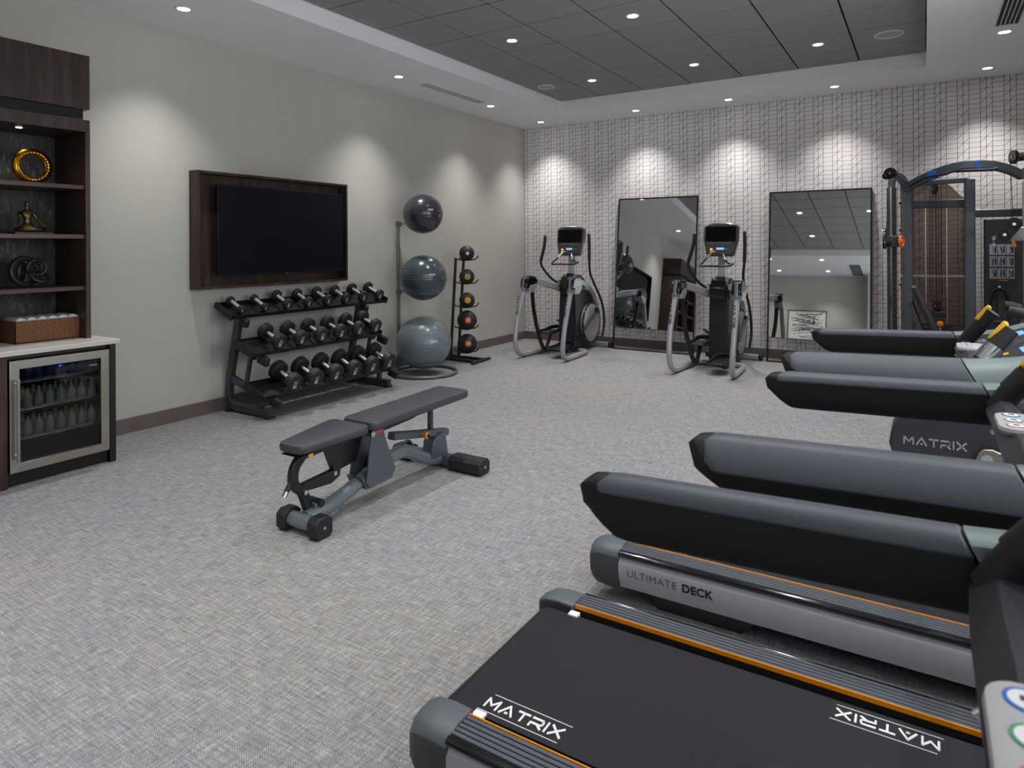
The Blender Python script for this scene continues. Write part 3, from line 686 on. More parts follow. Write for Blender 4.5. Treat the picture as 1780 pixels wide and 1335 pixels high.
# ------------------------------------------------------------------ exercise ball rack
BC = Vector((.455, -3.03, 0))
t = thing('exercise_ball_rack', 'tall grey exercise ball stand with a round floor ring', 'rack', (.455, -3.03, 0))
MB().torus((.455, -3.03, .02), .375, .018, seg=64).build('base_ring', 'rack_grey', t)
px, py = .08, -3.03
MB().bar([(px, py, .02), (px, py, 1.745)], .04, .025).build('post', 'rack_grey', t, bevel=.002)
for z, R, dz in ((.135, .24, 0), (.925, .205, 0), (1.715, .195, 0)):
    m = MB(); cx = .455
    m.torus((cx, py, z), R, .006, seg=40)
    m.cyl((px, py, z+.005), (cx-R, py, z), .008, seg=8); m.box(px-.018, px+.03, py-.025, py+.025, z-.03, z+.03)
    m.build('ball_hoop', 'rack_grey', t)
m = MB(); m.tube([(px+.01, py-.02, 1.45), (px+.10, py-.02, .95)], .003, seg=6); m.tube([(px+.01, py+.02, 1.45), (px+.06, py+.02, .95)], .003, seg=6); m.build('cord', 'rack_grey', t)
def exercise_ball(z, r, mat, label, sq=.96):
    t = thing('exercise_ball', label, 'ball', (.455, -3.03, z), 'large exercise balls on the stand')
    prof = []
    N = 96
    for i in range(N+1):
        a = -PI/2+PI*i/N; rr = r*math.cos(a); zz = r*sq*math.sin(a)
        lat = math.degrees(a)
        g = -.0016*(1 if (abs(lat) < 34 and (i % 4 == 0)) else 0)
        prof.append((max(rr+g, .0005), zz))
    MB().lathe(prof, (.455, -3.03, z), seg=64).build('ball', mat, t)
    MB().lathe([(.012, 0), (.012, .004), (.001, .005)], (.455, -3.03, z+r*sq-.003), seg=12).build('valve', 'white', t)
    # small white wordmark on the side facing the room
    az = math.radians(-26); nv = Vector((math.cos(az), math.sin(az), 0)); rt = Vector((-nv.y, nv.x, 0))
    m = MB(); 
    def arcbar(a0, a1, z0_, z1_):
        lo, hi = [], []
        for k in range(5):
            a = az+a0+(a1-a0)*k/4; 
            for lst, zz in ((lo, z0_), (hi, z1_)):
                rr = math.sqrt(max(r*r-(zz/sq)**2, 0))+.0012; lst.append((.455+math.cos(a)*rr, -3.03+math.sin(a)*rr, z+zz))
        q = lo+hi[::-1]; m.bm.faces.new([m.bm.verts.new(p) for p in q])
    b = r*.12; u = .022/r*.4
    x = -.17
    for wch in (1.1, .9, .35, .9, 1.0, .5, .9, .8):
        s0 = x; arcbar(s0, s0+.016*wch, b, b+.022); x += .036*wch+.006
        arcbar(s0+.008, s0+.024*wch, b+(.014 if wch > .6 else 0), b+.022 if wch > .6 else b+.006)
    m.build('wordmark', 'white', t, flat=True)
    return t
exercise_ball(.352, .315, 'ball_grey', 'largest pale grey exercise ball on the floor level of the stand', .95)
exercise_ball(1.093, .268, 'ball_teal', 'middle dark teal grey exercise ball on the stand', .97)
exercise_ball(1.822, .23, 'ball_black', 'glossy black exercise ball at the top of the stand', .98)
# ------------------------------------------------------------------ medicine ball rack
t = thing('medicine_ball_rack', 'narrow black medicine ball rack beside the exercise ball stand', 'rack', (.36, -2.1, 0))
m = MB(); m.bar([(.64, -2.34, .02), (.60, -2.02+.12, .02)], .035, .03); m.bar([(.07, -2.24, .02), (.07, -1.94, .02)], .035, .03); m.bar([(.07, -2.18, .022), (.62, -2.22, .022)], .04, .03); m.bar([(.07, -2.02, .022), (.62, -2.02, .022)], .04, .03)
m.build('base', 'black_metal', t, bevel=.002)
for yy in (-2.19, -2.02): MB().bar([(.20, yy, .03), (.29, yy, 1.29)], .03, .03, up=(0, 1, 0)).build('post', 'black_metal', t)
med = [(1.36, .097, 'black_matte', None, 'lettered 2', 'white'), (1.063, .098, 'head_rubber', '4', '', 'lime'), (.765, .10, 'head_rubber', '6', '', 'yellow'), (.512, .125, 'head_rubber', '10', '', 'orange_clear'), (.215, .125, 'head_rubber', '12', '', 'orange_clear')]
for k, (z, r, mt, num, _, lc) in enumerate(med):
    m = MB(); zz = z-r*.83
    for yy in (-2.16, -2.05): m.tube([(.24, yy, zz+.02), (.36, yy, zz-.005), (.49, yy, zz+.005), (.54, yy, zz+.05)], .008, seg=8, smooth=3)
    m.build('ball_cradle', 'black_metal', t)
lab = ['small plain black medicine ball at the top of its rack', 'black medicine ball with a lime green centre, second from top', 'black medicine ball with a yellow centre in the middle', 'black medicine ball marked 10 in orange, second from bottom', 'black medicine ball marked 12 in orange at the bottom']
for k, (z, r, mt, num, _, lc) in enumerate(med):
    c = Vector((.40, -2.105, z)); b = thing('medicine_ball', lab[k], 'ball', c, 'medicine balls on the narrow rack')
    MB().ell(c, (r, r, r), u=32, v=24).build('ball', 'head_rubber', b)
    dv = (CAMLOC-c).normalized(); dv = Vector((dv.x+.13, dv.y, dv.z+.0)).normalized(); rt = dv.cross(Vector((0, 0, 1))).normalized()*-1; up = dv.cross(rt)
    if up.z < 0: up = -up
    rt = up.cross(dv)
    rr = .036 if k else .018
    q = rr/r
    dk = MB().lathe([(rr, math.sqrt(r*r-rr*rr)-.001), (rr*.7, math.sqrt(r*r-rr*rr*.49)+.0015), (.0005, r+.002)], c, dv, seg=24)
    dk = dk.build('centre_disc', lc, b)
    MB().torus(c+dv*(math.sqrt(r*r-(rr*1.0)**2)+.0005), rr, .0022, dv, seg=28, s2=6).build('disc_rim', lc if k else 'white', dk)
    if num: text('number', num, .036, 'dark_plastic' if k < 3 else 'white', dk, ((rt, up, dv), c+dv*(r+.0015)), bold=.0006)
# ------------------------------------------------------------------ adjustable weight bench
t = thing('weight_bench', 'adjustable weight bench with charcoal pads standing on the open carpet', 'bench', (2.62, -6.0, 0))
cxb = 2.60
MB().pad((cxb, -6.47, .445), .44, .30, .05, .045, taper=.62, R=Matrix.Rotation(.045, 3, 'X')).build('seat_pad', 'vinyl', t)
MB().pad((cxb-.01, -5.745, .455), .92, .275, .052, .05, taper=.96, R=Matrix.Rotation(.018, 3, 'X')).build('back_pad', 'vinyl', t)
m = MB(); m.prism([(-6.68, .40), (-6.30, .42), (-6.30, .405), (-6.64, .385)], 'x', cxb-.07, cxb+.07).build('seat_plate', 'black_metal', t)
MB().prism([(-6.16, .425), (-5.6, .432), (-5.8, .395), (-6.1, .38)], 'x', cxb-.05, cxb+.05).build('back_plate', 'black_metal', t)
MB().tube([(cxb+.02, -6.60, .06), (cxb+.02, -6.46, .07), (cxb+.01, -6.30, .10), (cxb, -6.12, .15), (cxb, -5.95, .19), (cxb, -5.80, .19), (cxb-.0, -5.62, .10), (cxb, -5.47, .055)], .040, seg=18, smooth=6).build('main_beam', 'slate_gloss', t)
f_ = MB().cyl((2.50, -6.62, .055), (2.775, -6.62, .055), .040, seg=20).build('front_foot', 'slate_gloss', t)
for xa, xb_ in ((2.485, 2.55), (2.715, 2.785)): MB().prism([(-6.675, .02), (-6.655, .002), (-6.585, .002), (-6.565, .02), (-6.565, .085), (-6.59, .108), (-6.65, .108), (-6.675, .085)], 'x', xa, xb_).build('end_cap', 'rubber', f_, bevel=.006)
MB().cyl((2.785, -6.62, .055), (2.787, -6.62, .055), .008, seg=10).build('bolt', 'chrome', f_)
f_ = MB().bar([(2.26, -5.45, .05), (2.93, -5.45, .05)], .07, .07).build('rear_foot', 'slate', t)
for xa, xb_ in ((2.22, 2.36), (2.70, 2.95)): MB().prism([(-5.51, .02), (-5.495, .003), (-5.405, .003), (-5.39, .02), (-5.39, .075), (-5.41, .096), (-5.49, .096), (-5.51, .075)], 'x', xa, xb_).build('end_cap', 'rubber', f_, bevel=.006)
MB().cyl((2.951, -5.45, .05), (2.954, -5.45, .05), .009, seg=10).build('bolt', 'chrome', f_)
for xo in (-.065, .065):
    MB().prism([(-6.21, .13), (-6.18, .09), (-6.00, .10), (-5.97, .15), (-6.06, .36), (-6.07, .425), (-6.16, .425), (-6.17, .38)], 'x', cxb+xo-.005, cxb+xo+.005).build('tower_plate', 'slate', t, bevel=.002)
MB().prism([(-6.24, .17), (-6.20, .09), (-5.99, .10), (-5.98, .17), (-6.01, .13), (-6.17, .125)], 'x', cxb-.06, cxb+.06).build('tower_cradle', 'slate', t, bevel=.002)
MB().box(cxb+.0702, cxb+.0712, -6.15, -6.08, .385, .405).build('warning_label', 'red', t)
MB().box(cxb+.0702, cxb+.0715, -6.62, -6.59, .388, .402).build('caution_label', 'yellow', t)
MB().cyl((cxb-.08, -6.165, .395), (cxb+.08, -6.165, .395), .016, seg=14).build('pivot_bolt', 'chrome', t)
m = MB(); m.prism([(-6.36, .21), (-6.33, .39), (-6.42, .39), (-6.45, .37), (-6.40, .25), (-6.60, .235), (-6.62, .20), (-6.42, .185)], 'x', cxb-.02, cxb+.02); m.build('seat_link', 'black_metal', t, bevel=.002)
MB().prism([(-6.14, .385), (-6.20, .24), (-6.36, .22), (-6.33, .40)], 'x', cxb-.045, cxb-.02).build('side_plate', 'black_metal', t, bevel=.002)
MB().bar([(cxb, -6.59, .39), (cxb, -6.65, .33), (cxb, -6.655, .25), (cxb, -6.60, .19), (cxb, -6.565, .10)], .05, .035, smooth=5, up=(1, 0, 0)).build('seat_arc', 'black_metal', t)
m = MB(); m.cyl((cxb-.0, -6.64, .305), (cxb+.0, -6.70, .225), .014, seg=14); hd = m.build('grip_handle', 'rubber', t)
MB().cyl((cxb, -6.70, .225), (cxb, -6.715, .202), .014, seg=14).build('handle_end', 'chrome', hd)
for y, z in ((-6.60, .195), (-6.40, .235)): MB().cyl((cxb-.03, y, z), (cxb+.03, y, z), .012, seg=12).build('pivot_bolt', 'chrome', t)
MB().prism([(-6.57, .06), (-6.55, .12), (-6.50, .125), (-6.47, .07)], 'x', cxb-.035, cxb+.04).build('front_bracket', 'slate', t, bevel=.003)
MB().cyl((cxb-.04, -6.515, .118), (cxb+.05, -6.515, .118), .02, seg=14).build('stop_knob', 'rubber', t)
MB().bar([(cxb, -5.93, .315), (cxb, -5.40, .215)], .045, .055, up=(1, 0, 0)).build('ladder_rail', 'slate', t)
MB().cyl((cxb, -5.56, .43), (cxb, -5.56, .255), .019, seg=14).build('support_rod', 'graphite', t)
m = MB(); m.cyl((cxb+.02, -5.665, .262), (cxb+.07, -5.665, .262), .012, seg=12).lathe([(.014, 0), (.021, .004), (.021, .014), (.012, .02)], (cxb+.05, -5.665, .262), (1, 0, 0), seg=18); m.build('adjustment_knob', 'orange', t)
MB().prism([(-5.60, .09), (-5.58, .20), (-5.52, .235), (-5.47, .235), (-5.45, .20), (-5.43, .08)], 'x', cxb-.04, cxb+.045).build('rear_bracket', 'slate', t, bevel=.004)
for xo in (-.27,):
    MB().torus((cxb+xo, -5.48, .09), .035, .016, (1, 0, 0), seg=20).build('transport_wheel', 'rubber', t)
text('lettering', 'MATRIX', .05, 'dark_plastic', t, (((0, .96, .25), (0, -.25, .96), (1, 0, 0)), (cxb+.036, -6.28, .105)), bold=.001)
# ------------------------------------------------------------------ elliptical trainers
def elliptical(loc, label):
    t = thing('elliptical_trainer', label, 'elliptical', loc, 'silver and black elliptical trainers', world=False)
    for s_ in (-1, 1):
        h_ = MB().tube([(s_*.16, -.90, .035), (s_*.27, -.95, .035), (s_*.30, -1.10, .035), (s_*.315, -1.40, .035), (s_*.325, -1.62, .045), (s_*.335, -1.725, .11), (s_*.345, -1.74, .25), (s_*.35, -1.68, .50), (s_*.345, -1.57, .75), (s_*.34, -1.50, .90)], .031, seg=14, smooth=5).build('side_hoop', 'silver_paint', t)
        m = MB(); logo(m, (s_*.349-.018, -1.648, .80), (0, -.16, -.98), (1, 0, 0), .30, .028, .16); m.build('lettering', 'dark_plastic', h_, flat=True)
        m = MB(); m.prism([(-1.56, .90), (-1.53, 1.02), (-1.46, 1.06), (-1.32, 1.05), (-1.25, 1.0), (-1.27, .93), (-1.42, .88)], 'x', s_*.335-.055, s_*.335+.055)
        m.build('shoulder_cover', 'black_gloss', t, bevel=.02)
        MB().cyl((s_*.342, -1.535, .875), (s_*.338, -1.50, 1.045), .034, seg=18, r2=.03).build('shoulder_sleeve', 'slate_gloss', t)
        MB().prism([(-1.50, .84), (-1.47, .93), (-1.30, .95), (-1.29, .90), (-1.38, .83)], 'x', s_*.335-.058, s_*.335+.058).build('shoulder_bracket', 'silver_paint', t, bevel=.006)
        MB().bar([(s_*.325, -1.30, .985), (s_*.25, -1.12, .94), (s_*.14, -.93, .87), (s_*.10, -.80, .84)], .045, .085, smooth=4).build('side_beam', 'silver_paint', t)
        y1, z1, xp = ((-1.07, .29, -.19) if s_ < 0 else (-1.32, .125, .105))
        ft = MB().bar([(s_*.305, -1.37, .88), (s_*.30, -1.34, .60), (s_*.27, -1.29, .32), (s_*.22, -1.26, .12), ((s_*.22+xp)/2, (y1-1.3)/2, .075), (xp, y1+.0, z1-.03)], .025, .05, smooth=5, up=(1, 0, 0)).build('pedal_link', 'black_metal', t)
        m = MB(); m.box(xp-.085, xp+.085, y1-.19, y1+.19, z1-.012, z1+.004)
        m.bar([(xp-.088, y1-.18, z1+.008), (xp-.094, y1, z1+.008), (xp-.08, y1+.17, z1+.035), (xp, y1+.205, z1+.045), (xp+.08, y1+.17, z1+.035), (xp+.094, y1, z1+.008), (xp+.088, y1-.18, z1+.008)], .018, .05, smooth=4)
        m.build('foot_pedal', 'black_plastic', t, bevel=.004)
        MB().bar([(xp, y1, z1-.03), (xp*.9, y1+.25, z1+.0), (s_*.13, -.70, .22 if s_ > 0 else .38)], .03, .045, up=(1, 0, 0)).build('pedal_arm', 'black_metal', t)
        MB().lathe([(.275, 0), (.275, .03), (.255, .045), (.19, .052), (.18, .05), (.06, .054), (.055, .06), (.001, .06)], (s_*.115, -.50, .37), (s_, 0, 0), seg=44).build('flywheel_disc', 'silver_side', t)
        MB().torus((s_*.15, -.50, .37), .275, .012, (1, 0, 0), seg=44).build('disc_rim', 'black_gloss', t)
        cr = MB().bar([(s_*.185, -.40, .53 if s_ > 0 else .25), (s_*.20, -.86, .31 if s_ > 0 else .42)], .02, .04, up=(1, 0, 0)).build('crank_arm', 'graphite', t)
        MB().cyl((s_*.16, -.40, .53 if s_ > 0 else .25), (s_*.205, -.40, .53 if s_ > 0 else .25), .04, seg=18).build('crank_hub', 'black_gloss', cr)
        MB().bar([(s_*.125, -.96, .95), (s_*.135, -.72, .93), (s_*.145, -.48, .80), (s_*.15, -.33, .60)], .03, .07, smooth=5).build('shroud_fairing', 'silver_paint', t)
    L = [(-.225, -1.15, 1.58), (-.245, -1.14, 1.45), (-.315, -1.11, 1.25), (-.31, -1.06, 1.14), (-.24, -.95, 1.0), (-.15, -.83, .90), (-.14, -.66, .80)]
    Rr = [(.275, -.84, 1.60), (.275, -.83, 1.45), (.262, -.80, 1.25), (.225, -.70, 1.08), (.20, -.52, .92), (.205, -.28, .65), (.205, -.19, .36), (.195, -.25, .14)]
    for nm, P_ in (('L', L), ('R', Rr)):
        hb = MB().tube(P_, .016, seg=12, smooth=6).build('moving_handlebar', 'black_metal', t)
        pg = [Vector(p) for p in P_[:3]]
        MB().tube(pg, .021, seg=14, smooth=6).build('grip', 'rubber', hb)
        MB().ell(pg[0]+Vector((0, 0, .004)), (.021, .021, .018)).build('grip_end', 'slate_gloss', hb)
    MB().cyl((-.19, -.72, .86), (.19, -.72, .86), .03, seg=18).build('pivot_tube', 'slate_gloss', t)
    MB().prism([(-1.0, .07), (-1.0, .30), (-.97, .72), (-.93, .97), (-.86, 1.05), (-.74, 1.05), (-.55, .93), (-.34, .72), (-.22, .45), (-.22, .12), (-.32, .06)], 'x', -.115, .115).build('shroud', 'black_plastic', t, bevel=.02)
    MB().prism([(-1.012, .80), (-.99, .95), (-.95, 1.03), (-.94, .95), (-.96, .80)], 'x', -.085, .085).build('shroud_window', 'black_gloss', t, bevel=.006)
    MB().bar([(0, -.84, 1.0), (0, -.82, 1.18), (0, -.79, 1.34)], .085, .055, up=(0, 1, 0)).build('console_mast', 'silver_paint', t, bevel=.002)
    MB().bar([(0, -.855, 1.0), (0, -.85, 1.07)], .10, .07, up=(0, 1, 0)).build('mast_collar', 'black_gloss', t, bevel=.003)
    # console, tilted back
    RX = Matrix.Rotation(-.16, 3, 'X')
    def C(x, y, z): return RX @ Vector((x, y, z))+Vector((0, -.83, 1.51))
    m = MB(); out = [(-.14, -.20), (-.165, -.18), (-.205, .0), (-.205, .16), (-.17, .19), (-.06, .205), (.06, .205), (.17, .19), (.205, .16), (.205, .0), (.165, -.18), (.14, -.20)]
    m.skin([m.ring([C(a*.93, -.035, b*.93) for a, b in out]), m.ring([C(a, -.02, b) for a, b in out]), m.ring([C(a, .03, b) for a, b in out]), m.ring([C(a*.8, .07, b*.8) for a, b in out])])
    con = m.build('console', 'graphite', t, ang=30)
    def panel(nm, x0, x1, z0, z1, mt, d=-.0365, par=None):
        m = MB(); m.skin([m.ring([C(x0, d, z0), C(x1, d, z0), C(x1, d, z1), C(x0, d, z1)]), m.ring([C(x0, d+.004, z0), C(x1, d+.004, z0), C(x1, d+.004, z1), C(x0, d+.004, z1)])]); return m.build(nm, mt, par or con, flat=True)
    panel('screen', -.178, .178, -.025, .155, 'screen'); panel('keypad', -.15, .15, -.17, -.06, 'dark_plastic', -.0355)
    panel('display', -.045, .045, -.125, -.10, 'screen_blue', -.0375); panel('speed_keys', -.12, -.09, -.13, -.11, 'led_orange', -.0375); panel('stop_key', -.12, -.06, -.155, -.137, 'yellow', -.0375)
    panel('start_key', .06, .075, -.125, -.11, 'green', -.0375); panel('start_key', .085, .10, -.125, -.11, 'blue', -.0375)
    panel('accent_line', -.13, .13, -.048, -.044, 'silver_paint', -.0365)
    m = MB(); m.tube([(-.10, -.88, 1.36), (-.17, -.95, 1.26), (-.21, -1.0, 1.20), (-.10, -1.02, 1.20), (.05, -1.02, 1.20), (.14, -1.0, 1.205), (.17, -.95, 1.23), (.12, -.92, 1.22), (.05, -.90, 1.28)], .012, seg=10, smooth=4); fh = m.build('fixed_handlebar', 'black_metal', t)
    MB().tube([(-.10, -.88, 1.36), (-.15, -.93, 1.29)], .0145, seg=12).build('pulse_grip', 'chrome', fh); MB().tube([(.04, -.89, 1.34), (.07, -.93, 1.26)], .0145, seg=12).build('pulse_grip', 'chrome', fh)
    MB().bar([(0, -1.0, .06), (0, -.25, .06)], .07, .05).build('base_beam', 'black_metal', t)
    st = MB().bar([(-.30, -.27, .045), (.31, -.27, .045)], .06, .06).build('front_stabiliser', 'silver_paint', t)
    for a, b in ((-.345, -.30), (.31, .355)): MB().bar([(a, -.27, .042), (b, -.27, .042)], .07, .078).build('end_cap', 'rubber', st, bevel=.004)
    for s_ in (-1, 1): MB().cyl((s_*.315, -1.55, 0), (s_*.315, -1.55, .012), .02, seg=14).build('levelling_foot', 'rubber', t)
    return t
e2 = elliptical((3.25, 0, 0), 'elliptical trainer standing between the two leaning mirrors')
dup(e2, (1.205, .05, 0), 'elliptical trainer in the far room corner, beyond the medicine ball rack')
# ------------------------------------------------------------------ cable machine
t = thing('cable_machine', 'tall graphite dual pulley cable machine against the patterned wall', 'cable machine', (5.6, -.8, 0))
def bar(nm, pts, w_, h_, mt='graphite', smooth=0, up=(0, 0, 1), par=None, bev=.003): return MB().bar(pts, w_, h_, smooth=smooth, up=up).build(nm, mt, par or t, bevel=0)
for x, w_ in ((5.18, .08), (5.71, .085)): bar('upright', [(x, -.9, 0), (x, -.9, 2.09)], w_, .09, 'slate')
bar('side_arm', [(5.18, -.9, 1.98), (5.13, -.98, 2.12), (5.05, -1.1, 2.16)], .07, .07, 'slate', 3)
bar('arch_beam', [(5.17, -.93, 2.03), (5.28, -1.02, 2.09), (5.45, -1.10, 2.16), (5.65, -1.15, 2.205), (5.85, -1.12, 2.20), (6.0, -1.05, 2.16), (6.12, -.95, 2.10)], .06, .085, 'slate', 5)
for P_ in ([(5.2, -1.09, 2.03), (5.32, -1.17, 2.10), (5.5, -1.21, 2.13), (5.53, -1.17, 2.15)], [(5.6, -1.2, 2.15), (5.62, -1.24, 2.15), (5.88, -1.24, 2.145), (5.9, -1.2, 2.16)]):
    MB().tube(P_, .015, seg=12, smooth=4).build('pull_up_grip', 'rubber', t)
for a in ((5.40, -1.085, 2.142), (5.74, -1.138, 2.206)):
    MB().bar([(a[0]-.045, a[1]+.008, a[2]-.012), (a[0]+.045, a[1]-.01, a[2]+.004)], .064, .088).build('blue_badge', 'blue', t)
bar('cross_member', [(5.22, -.72, 1.865), (5.67, -.72, 1.865)], .05, .085, 'graphite')
bar('cross_member', [(5.755, -.72, 1.755), (6.35, -.72, 1.755)], .05, .08, 'graphite')
bar('cross_member', [(5.2, -.85, 2.07), (5.7, -.85, 2.09)], .05, .05, 'slate')
for x in (5.335, 5.52): MB().cyl((x, -.72, .5), (x, -.72, 1.86), .0075, seg=12).build('guide_rod', 'chrome', t)
for k, x in enumerate((5.375, 5.395, 5.43, 5.45, 5.475)): MB().cyl((x, -.80, .62 if k % 2 else .85), (x, -.80, 2.02), .0028, seg=6).build('cable', 'black_matte', t)
ws = MB()
for k in range(16): ws.box(5.27, 5.62, -.80, -.62, .08+.031*k, .108+.031*k)
ws.build('weight_stack', 'black_metal', t, bevel=.001)
MB().box(5.30, 5.57, -.78, -.66, .59, .62).build('stack_plate', 'black_metal', t)
def pulley(c, r, ax, mt='black_gloss', par=None, w_=.03):
    c = Vector(c); ax = Vector(ax).normalized(); w2 = w_/2
    o = MB().lathe([(r*.25, -w2), (r, -w2), (r, -w2*.6), (r*.86, 0), (r, w2*.6), (r, w2), (r*.25, w2)], c, ax, seg=28).build('pulley', mt, par or t)
    MB().cyl(c-ax*(w2+.006), c+ax*(w2+.006), r*.2, seg=12).build('axle', 'chrome', o); return o
pulley((5.415, -.86, 2.01), .055, (1, .3, 0)); pulley((5.43, -.95, .82), .055, (.9, .4, 0)); pulley((5.035, -1.2, 2.165), .058, (.35, 1, 0)); pulley((5.0, -1.2, 2.14), .035, (.35, 1, 0)); pulley((6.03, -1.25, 2.25), .065, (1, .35, 0))
MB().cyl((6.05, -1.22, 2.25), (6.2, -1.2, 2.26), .04, seg=16).build('pulley_boss', 'black_plastic', t)
MB().box(5.36, 5.5, -1.0, -.86, .70, .76).build('pulley_bracket', 'black_metal', t, bevel=.004)
MB().ell((5.455, -1.0, .645), (.03, .03, .03)).build('selector_ball', 'orange', t)
MB().cyl((5.455, -1.0, .61), (5.455, -1.0, .56), .008, seg=10).build('selector_pin', 'chrome', t)
pn = MB(); poly = [(5.10, .25), (5.10, 2.12), (5.50, 2.12), (5.58, 2.05), (5.64, 1.97), (5.69, 1.93), (5.69, .25)]
pn.prism(poly, 'y', -.455, -.447).build('tinted_shroud', 'tinted_acrylic', t, flat=True)
bar('shroud_strut', [(5.10, -.46, 1.10), (5.69, -.46, 1.10)], .012, .02, 'silver_paint')
for z in (.3, 1.0, 1.6, 1.9): MB().cyl((5.085, -.45, z), (5.115, -.45, z), .012, seg=10).build('shroud_bolt', 'black_metal', t)
# side columns with hole rails and carriages
for sx, xr, mt, par_r in ((-1, 5.045, 'graphite', 0), (1, 6.14, 'silver_paint', 1)):
    c = Vector((xr, -1.22, 0)); Rz = Matrix.Rotation(sx*-.6, 3, 'Z')
    m = MB(); m.box(xr-.028, xr+.028, -1.26, -1.18, .04, 2.02, R=Rz, c=c); col_ = m.build('column', mt, t, bevel=.004)
    m = MB()
    for k in range(26): m.box(xr-.006, xr+.006, -1.263, -1.2595, .15+.07*k, .175+.07*k, R=Rz, c=c)
    m.build('adjustment_hole', 'black_matte', col_)
    m = MB()
    for q in (-.0295, .0255): m.box(xr+q, xr+q+.004, -1.262, -1.24, .04, 2.02, R=Rz, c=c)
    m.build('guide_edge', 'chrome', col_)
    bar('column_top', [(xr, -1.22, 2.0), (xr+sx*-.01, -1.20, 2.10), (xr-sx*.02, -1.18, 2.14)], .05, .05, 'slate', 3)
    bar('floor_foot', [(xr, -1.35, .035), (xr, -.35, .035)], .07, .06, 'graphite')
    bar('link_tube', [(xr, -1.2, .10), (5.18 if sx < 0 else 5.95, -.9, .10)], .05, .05)
bar('base_tube', [(5.0, -.4, .04), (6.3, -.4, .04)], .07, .06, 'graphite')
cg = MB().box(5.0, 5.10, -1.34, -1.15, 1.42, 1.53, R=Matrix.Rotation(.5, 3, 'Z')).build('carriage', 'graphite', t, bevel=.008)
MB().torus((5.13, -1.29, 1.475), .05, .011, (1, -.35, 0), seg=28).build('carriage_ring', 'orange_clear', cg)
MB().ell((5.125, -1.30, 1.475), (.022, .03, .03)).build('carriage_knob', 'orange_clear', cg)
pulley((4.985, -1.3, 1.56), .05, (1, -.2, 0), 'chrome', cg, .02); pulley((4.985, -1.3, 1.44), .04, (1, -.2, 0), 'black_gloss', cg, .02)
MB().cyl((5.0, -1.24, 1.6), (5.02, -1.2, 2.12), .003, seg=6).build('cable', 'black_matte', t)
cg = MB().box(6.0, 6.22, -1.36, -1.2, 1.47, 1.60).build('carriage', 'silver_paint', t, bevel=.01)
m = MB(); pts = []
for c_, a0, a1 in (((6.015, 1.625), -20, 120), ((5.945, 1.53), 120, 340)):
    for k in range(9):
        a = math.radians(a0+(a1-a0)*k/8); pts.append((c_[0]+math.cos(a)*.062, c_[1]+math.sin(a)*.062))
m.prism(pts, 'y', -1.42, -1.40).build('pulley_plate', 'black_plastic', cg, bevel=.002)
for c_ in ((6.015, 1.625), (5.945, 1.53)):
    for a in range(3): MB().torus((c_[0], -1.421, c_[1]), .036, .006, (0, 1, 0), seg=12, s2=6, a0=a*2.094, a1=a*2.094+1.5).build('plate_slot', 'black_matte', cg)
    MB().cyl((c_[0], -1.43, c_[1]), (c_[0], -1.40, c_[1]), .014, seg=12).build('axle', 'chrome', cg)
MB().prism([(5.99, 1.50), (6.01, 1.50), (6.035, 1.42), (6.01, 1.42)], 'y', -1.41, -1.40).build('release_tab', 'orange', cg)
m = MB()
for k in range(4): m.torus((5.865, -1.41, 1.50-.03*k), .011, .003, (1, 0, 0) if k % 2 else (0, 1, 0), seg=12, s2=6)
m.cyl((5.865, -1.41, 1.39), (5.865, -1.41, 1.36), .006, seg=8); m.cyl((5.90, -1.41, 1.53), (5.865, -1.41, 1.515), .004, seg=8); m.build('carabiner_chain', 'chrome', cg)
MB().cyl((6.02, -1.30, 1.64), (6.0, -1.28, 2.25), .003, seg=6).build('cable', 'black_matte', t)
# accessory board
t = thing('accessory_board', 'dark accessory board behind the cable machine with exercise placard', 'board', (6.0, -.3, 0))
MB().box(5.865, 6.30, -.34, -.30, 0, 1.70).build('panel', 'board_grey', t, bevel=.002)
MB().box(5.858, 5.872, -.345, -.295, 0, 1.705).build('edge', 'black_metal', t)
pl = MB().box(5.90, 6.12, -.346, -.341, 1.06, 1.45).build('placard', 'board_grey', t)
for r_ in range(3):
    for c_ in range(3):
        x = 5.905+.072*c_; z = 1.33-.125*r_
        MB().box(x, x+.066, -.3475, -.346, z, z+.11).build('placard_panel', 'placard', pl, flat=True)
        m = MB(); rr_ = random.Random(r_*3+c_)
        a = x+.02+rr_.random()*.012
        m.tube([(a, -.3485, z+.09), (a+.004, -.3485, z+.06), (a+rr_.uniform(-.01, .02), -.3485, z+.035), (a+rr_.uniform(-.012, .02), -.3485, z+.012)], .0045, seg=6); m.tube([(a+.004, -.3485, z+.07), (a+.022, -.3485, z+.06+rr_.uniform(-.02, .02))], .003, seg=6); m.box(x+.046, x+.058, -.3485, -.347, z+.02, z+.095)
        m.build('exercise_drawing', 'ink', pl, flat=True)
MB().box(5.98, 6.06, -.348, -.3465, 1.055, 1.068).build('placard_strip', 'orange', pl)
t = thing('rope_handle', 'black braided rope handle hanging on the accessory board', 'rope handle', (5.98, -.37, 1.0))
for s_ in (-1, 1):
    pts = [Vector(p) for p in ((5.985, -.39, .98), (5.985+s_*.05, -.39, .95), (5.985+s_*.075, -.39, .85), (5.985+s_*.08, -.39, .70))]
    sp_ = spline(pts, 10); MB().tube([p+Vector((math.sin(i*1.4)*.002, math.cos(i*1.4)*.002, 0)) for i, p in enumerate(sp_)], .014, seg=10).build('rope', 'black_matte', t)
    MB().cyl((5.985+s_*.08, -.39, .70), (5.985+s_*.08, -.39, .67), .02, seg=12).build('rope_end', 'rubber', t)
MB().cyl((5.985, -.345, 1.0), (5.985, -.40, 1.0), .012, seg=12).build('hook', 'chrome', t)
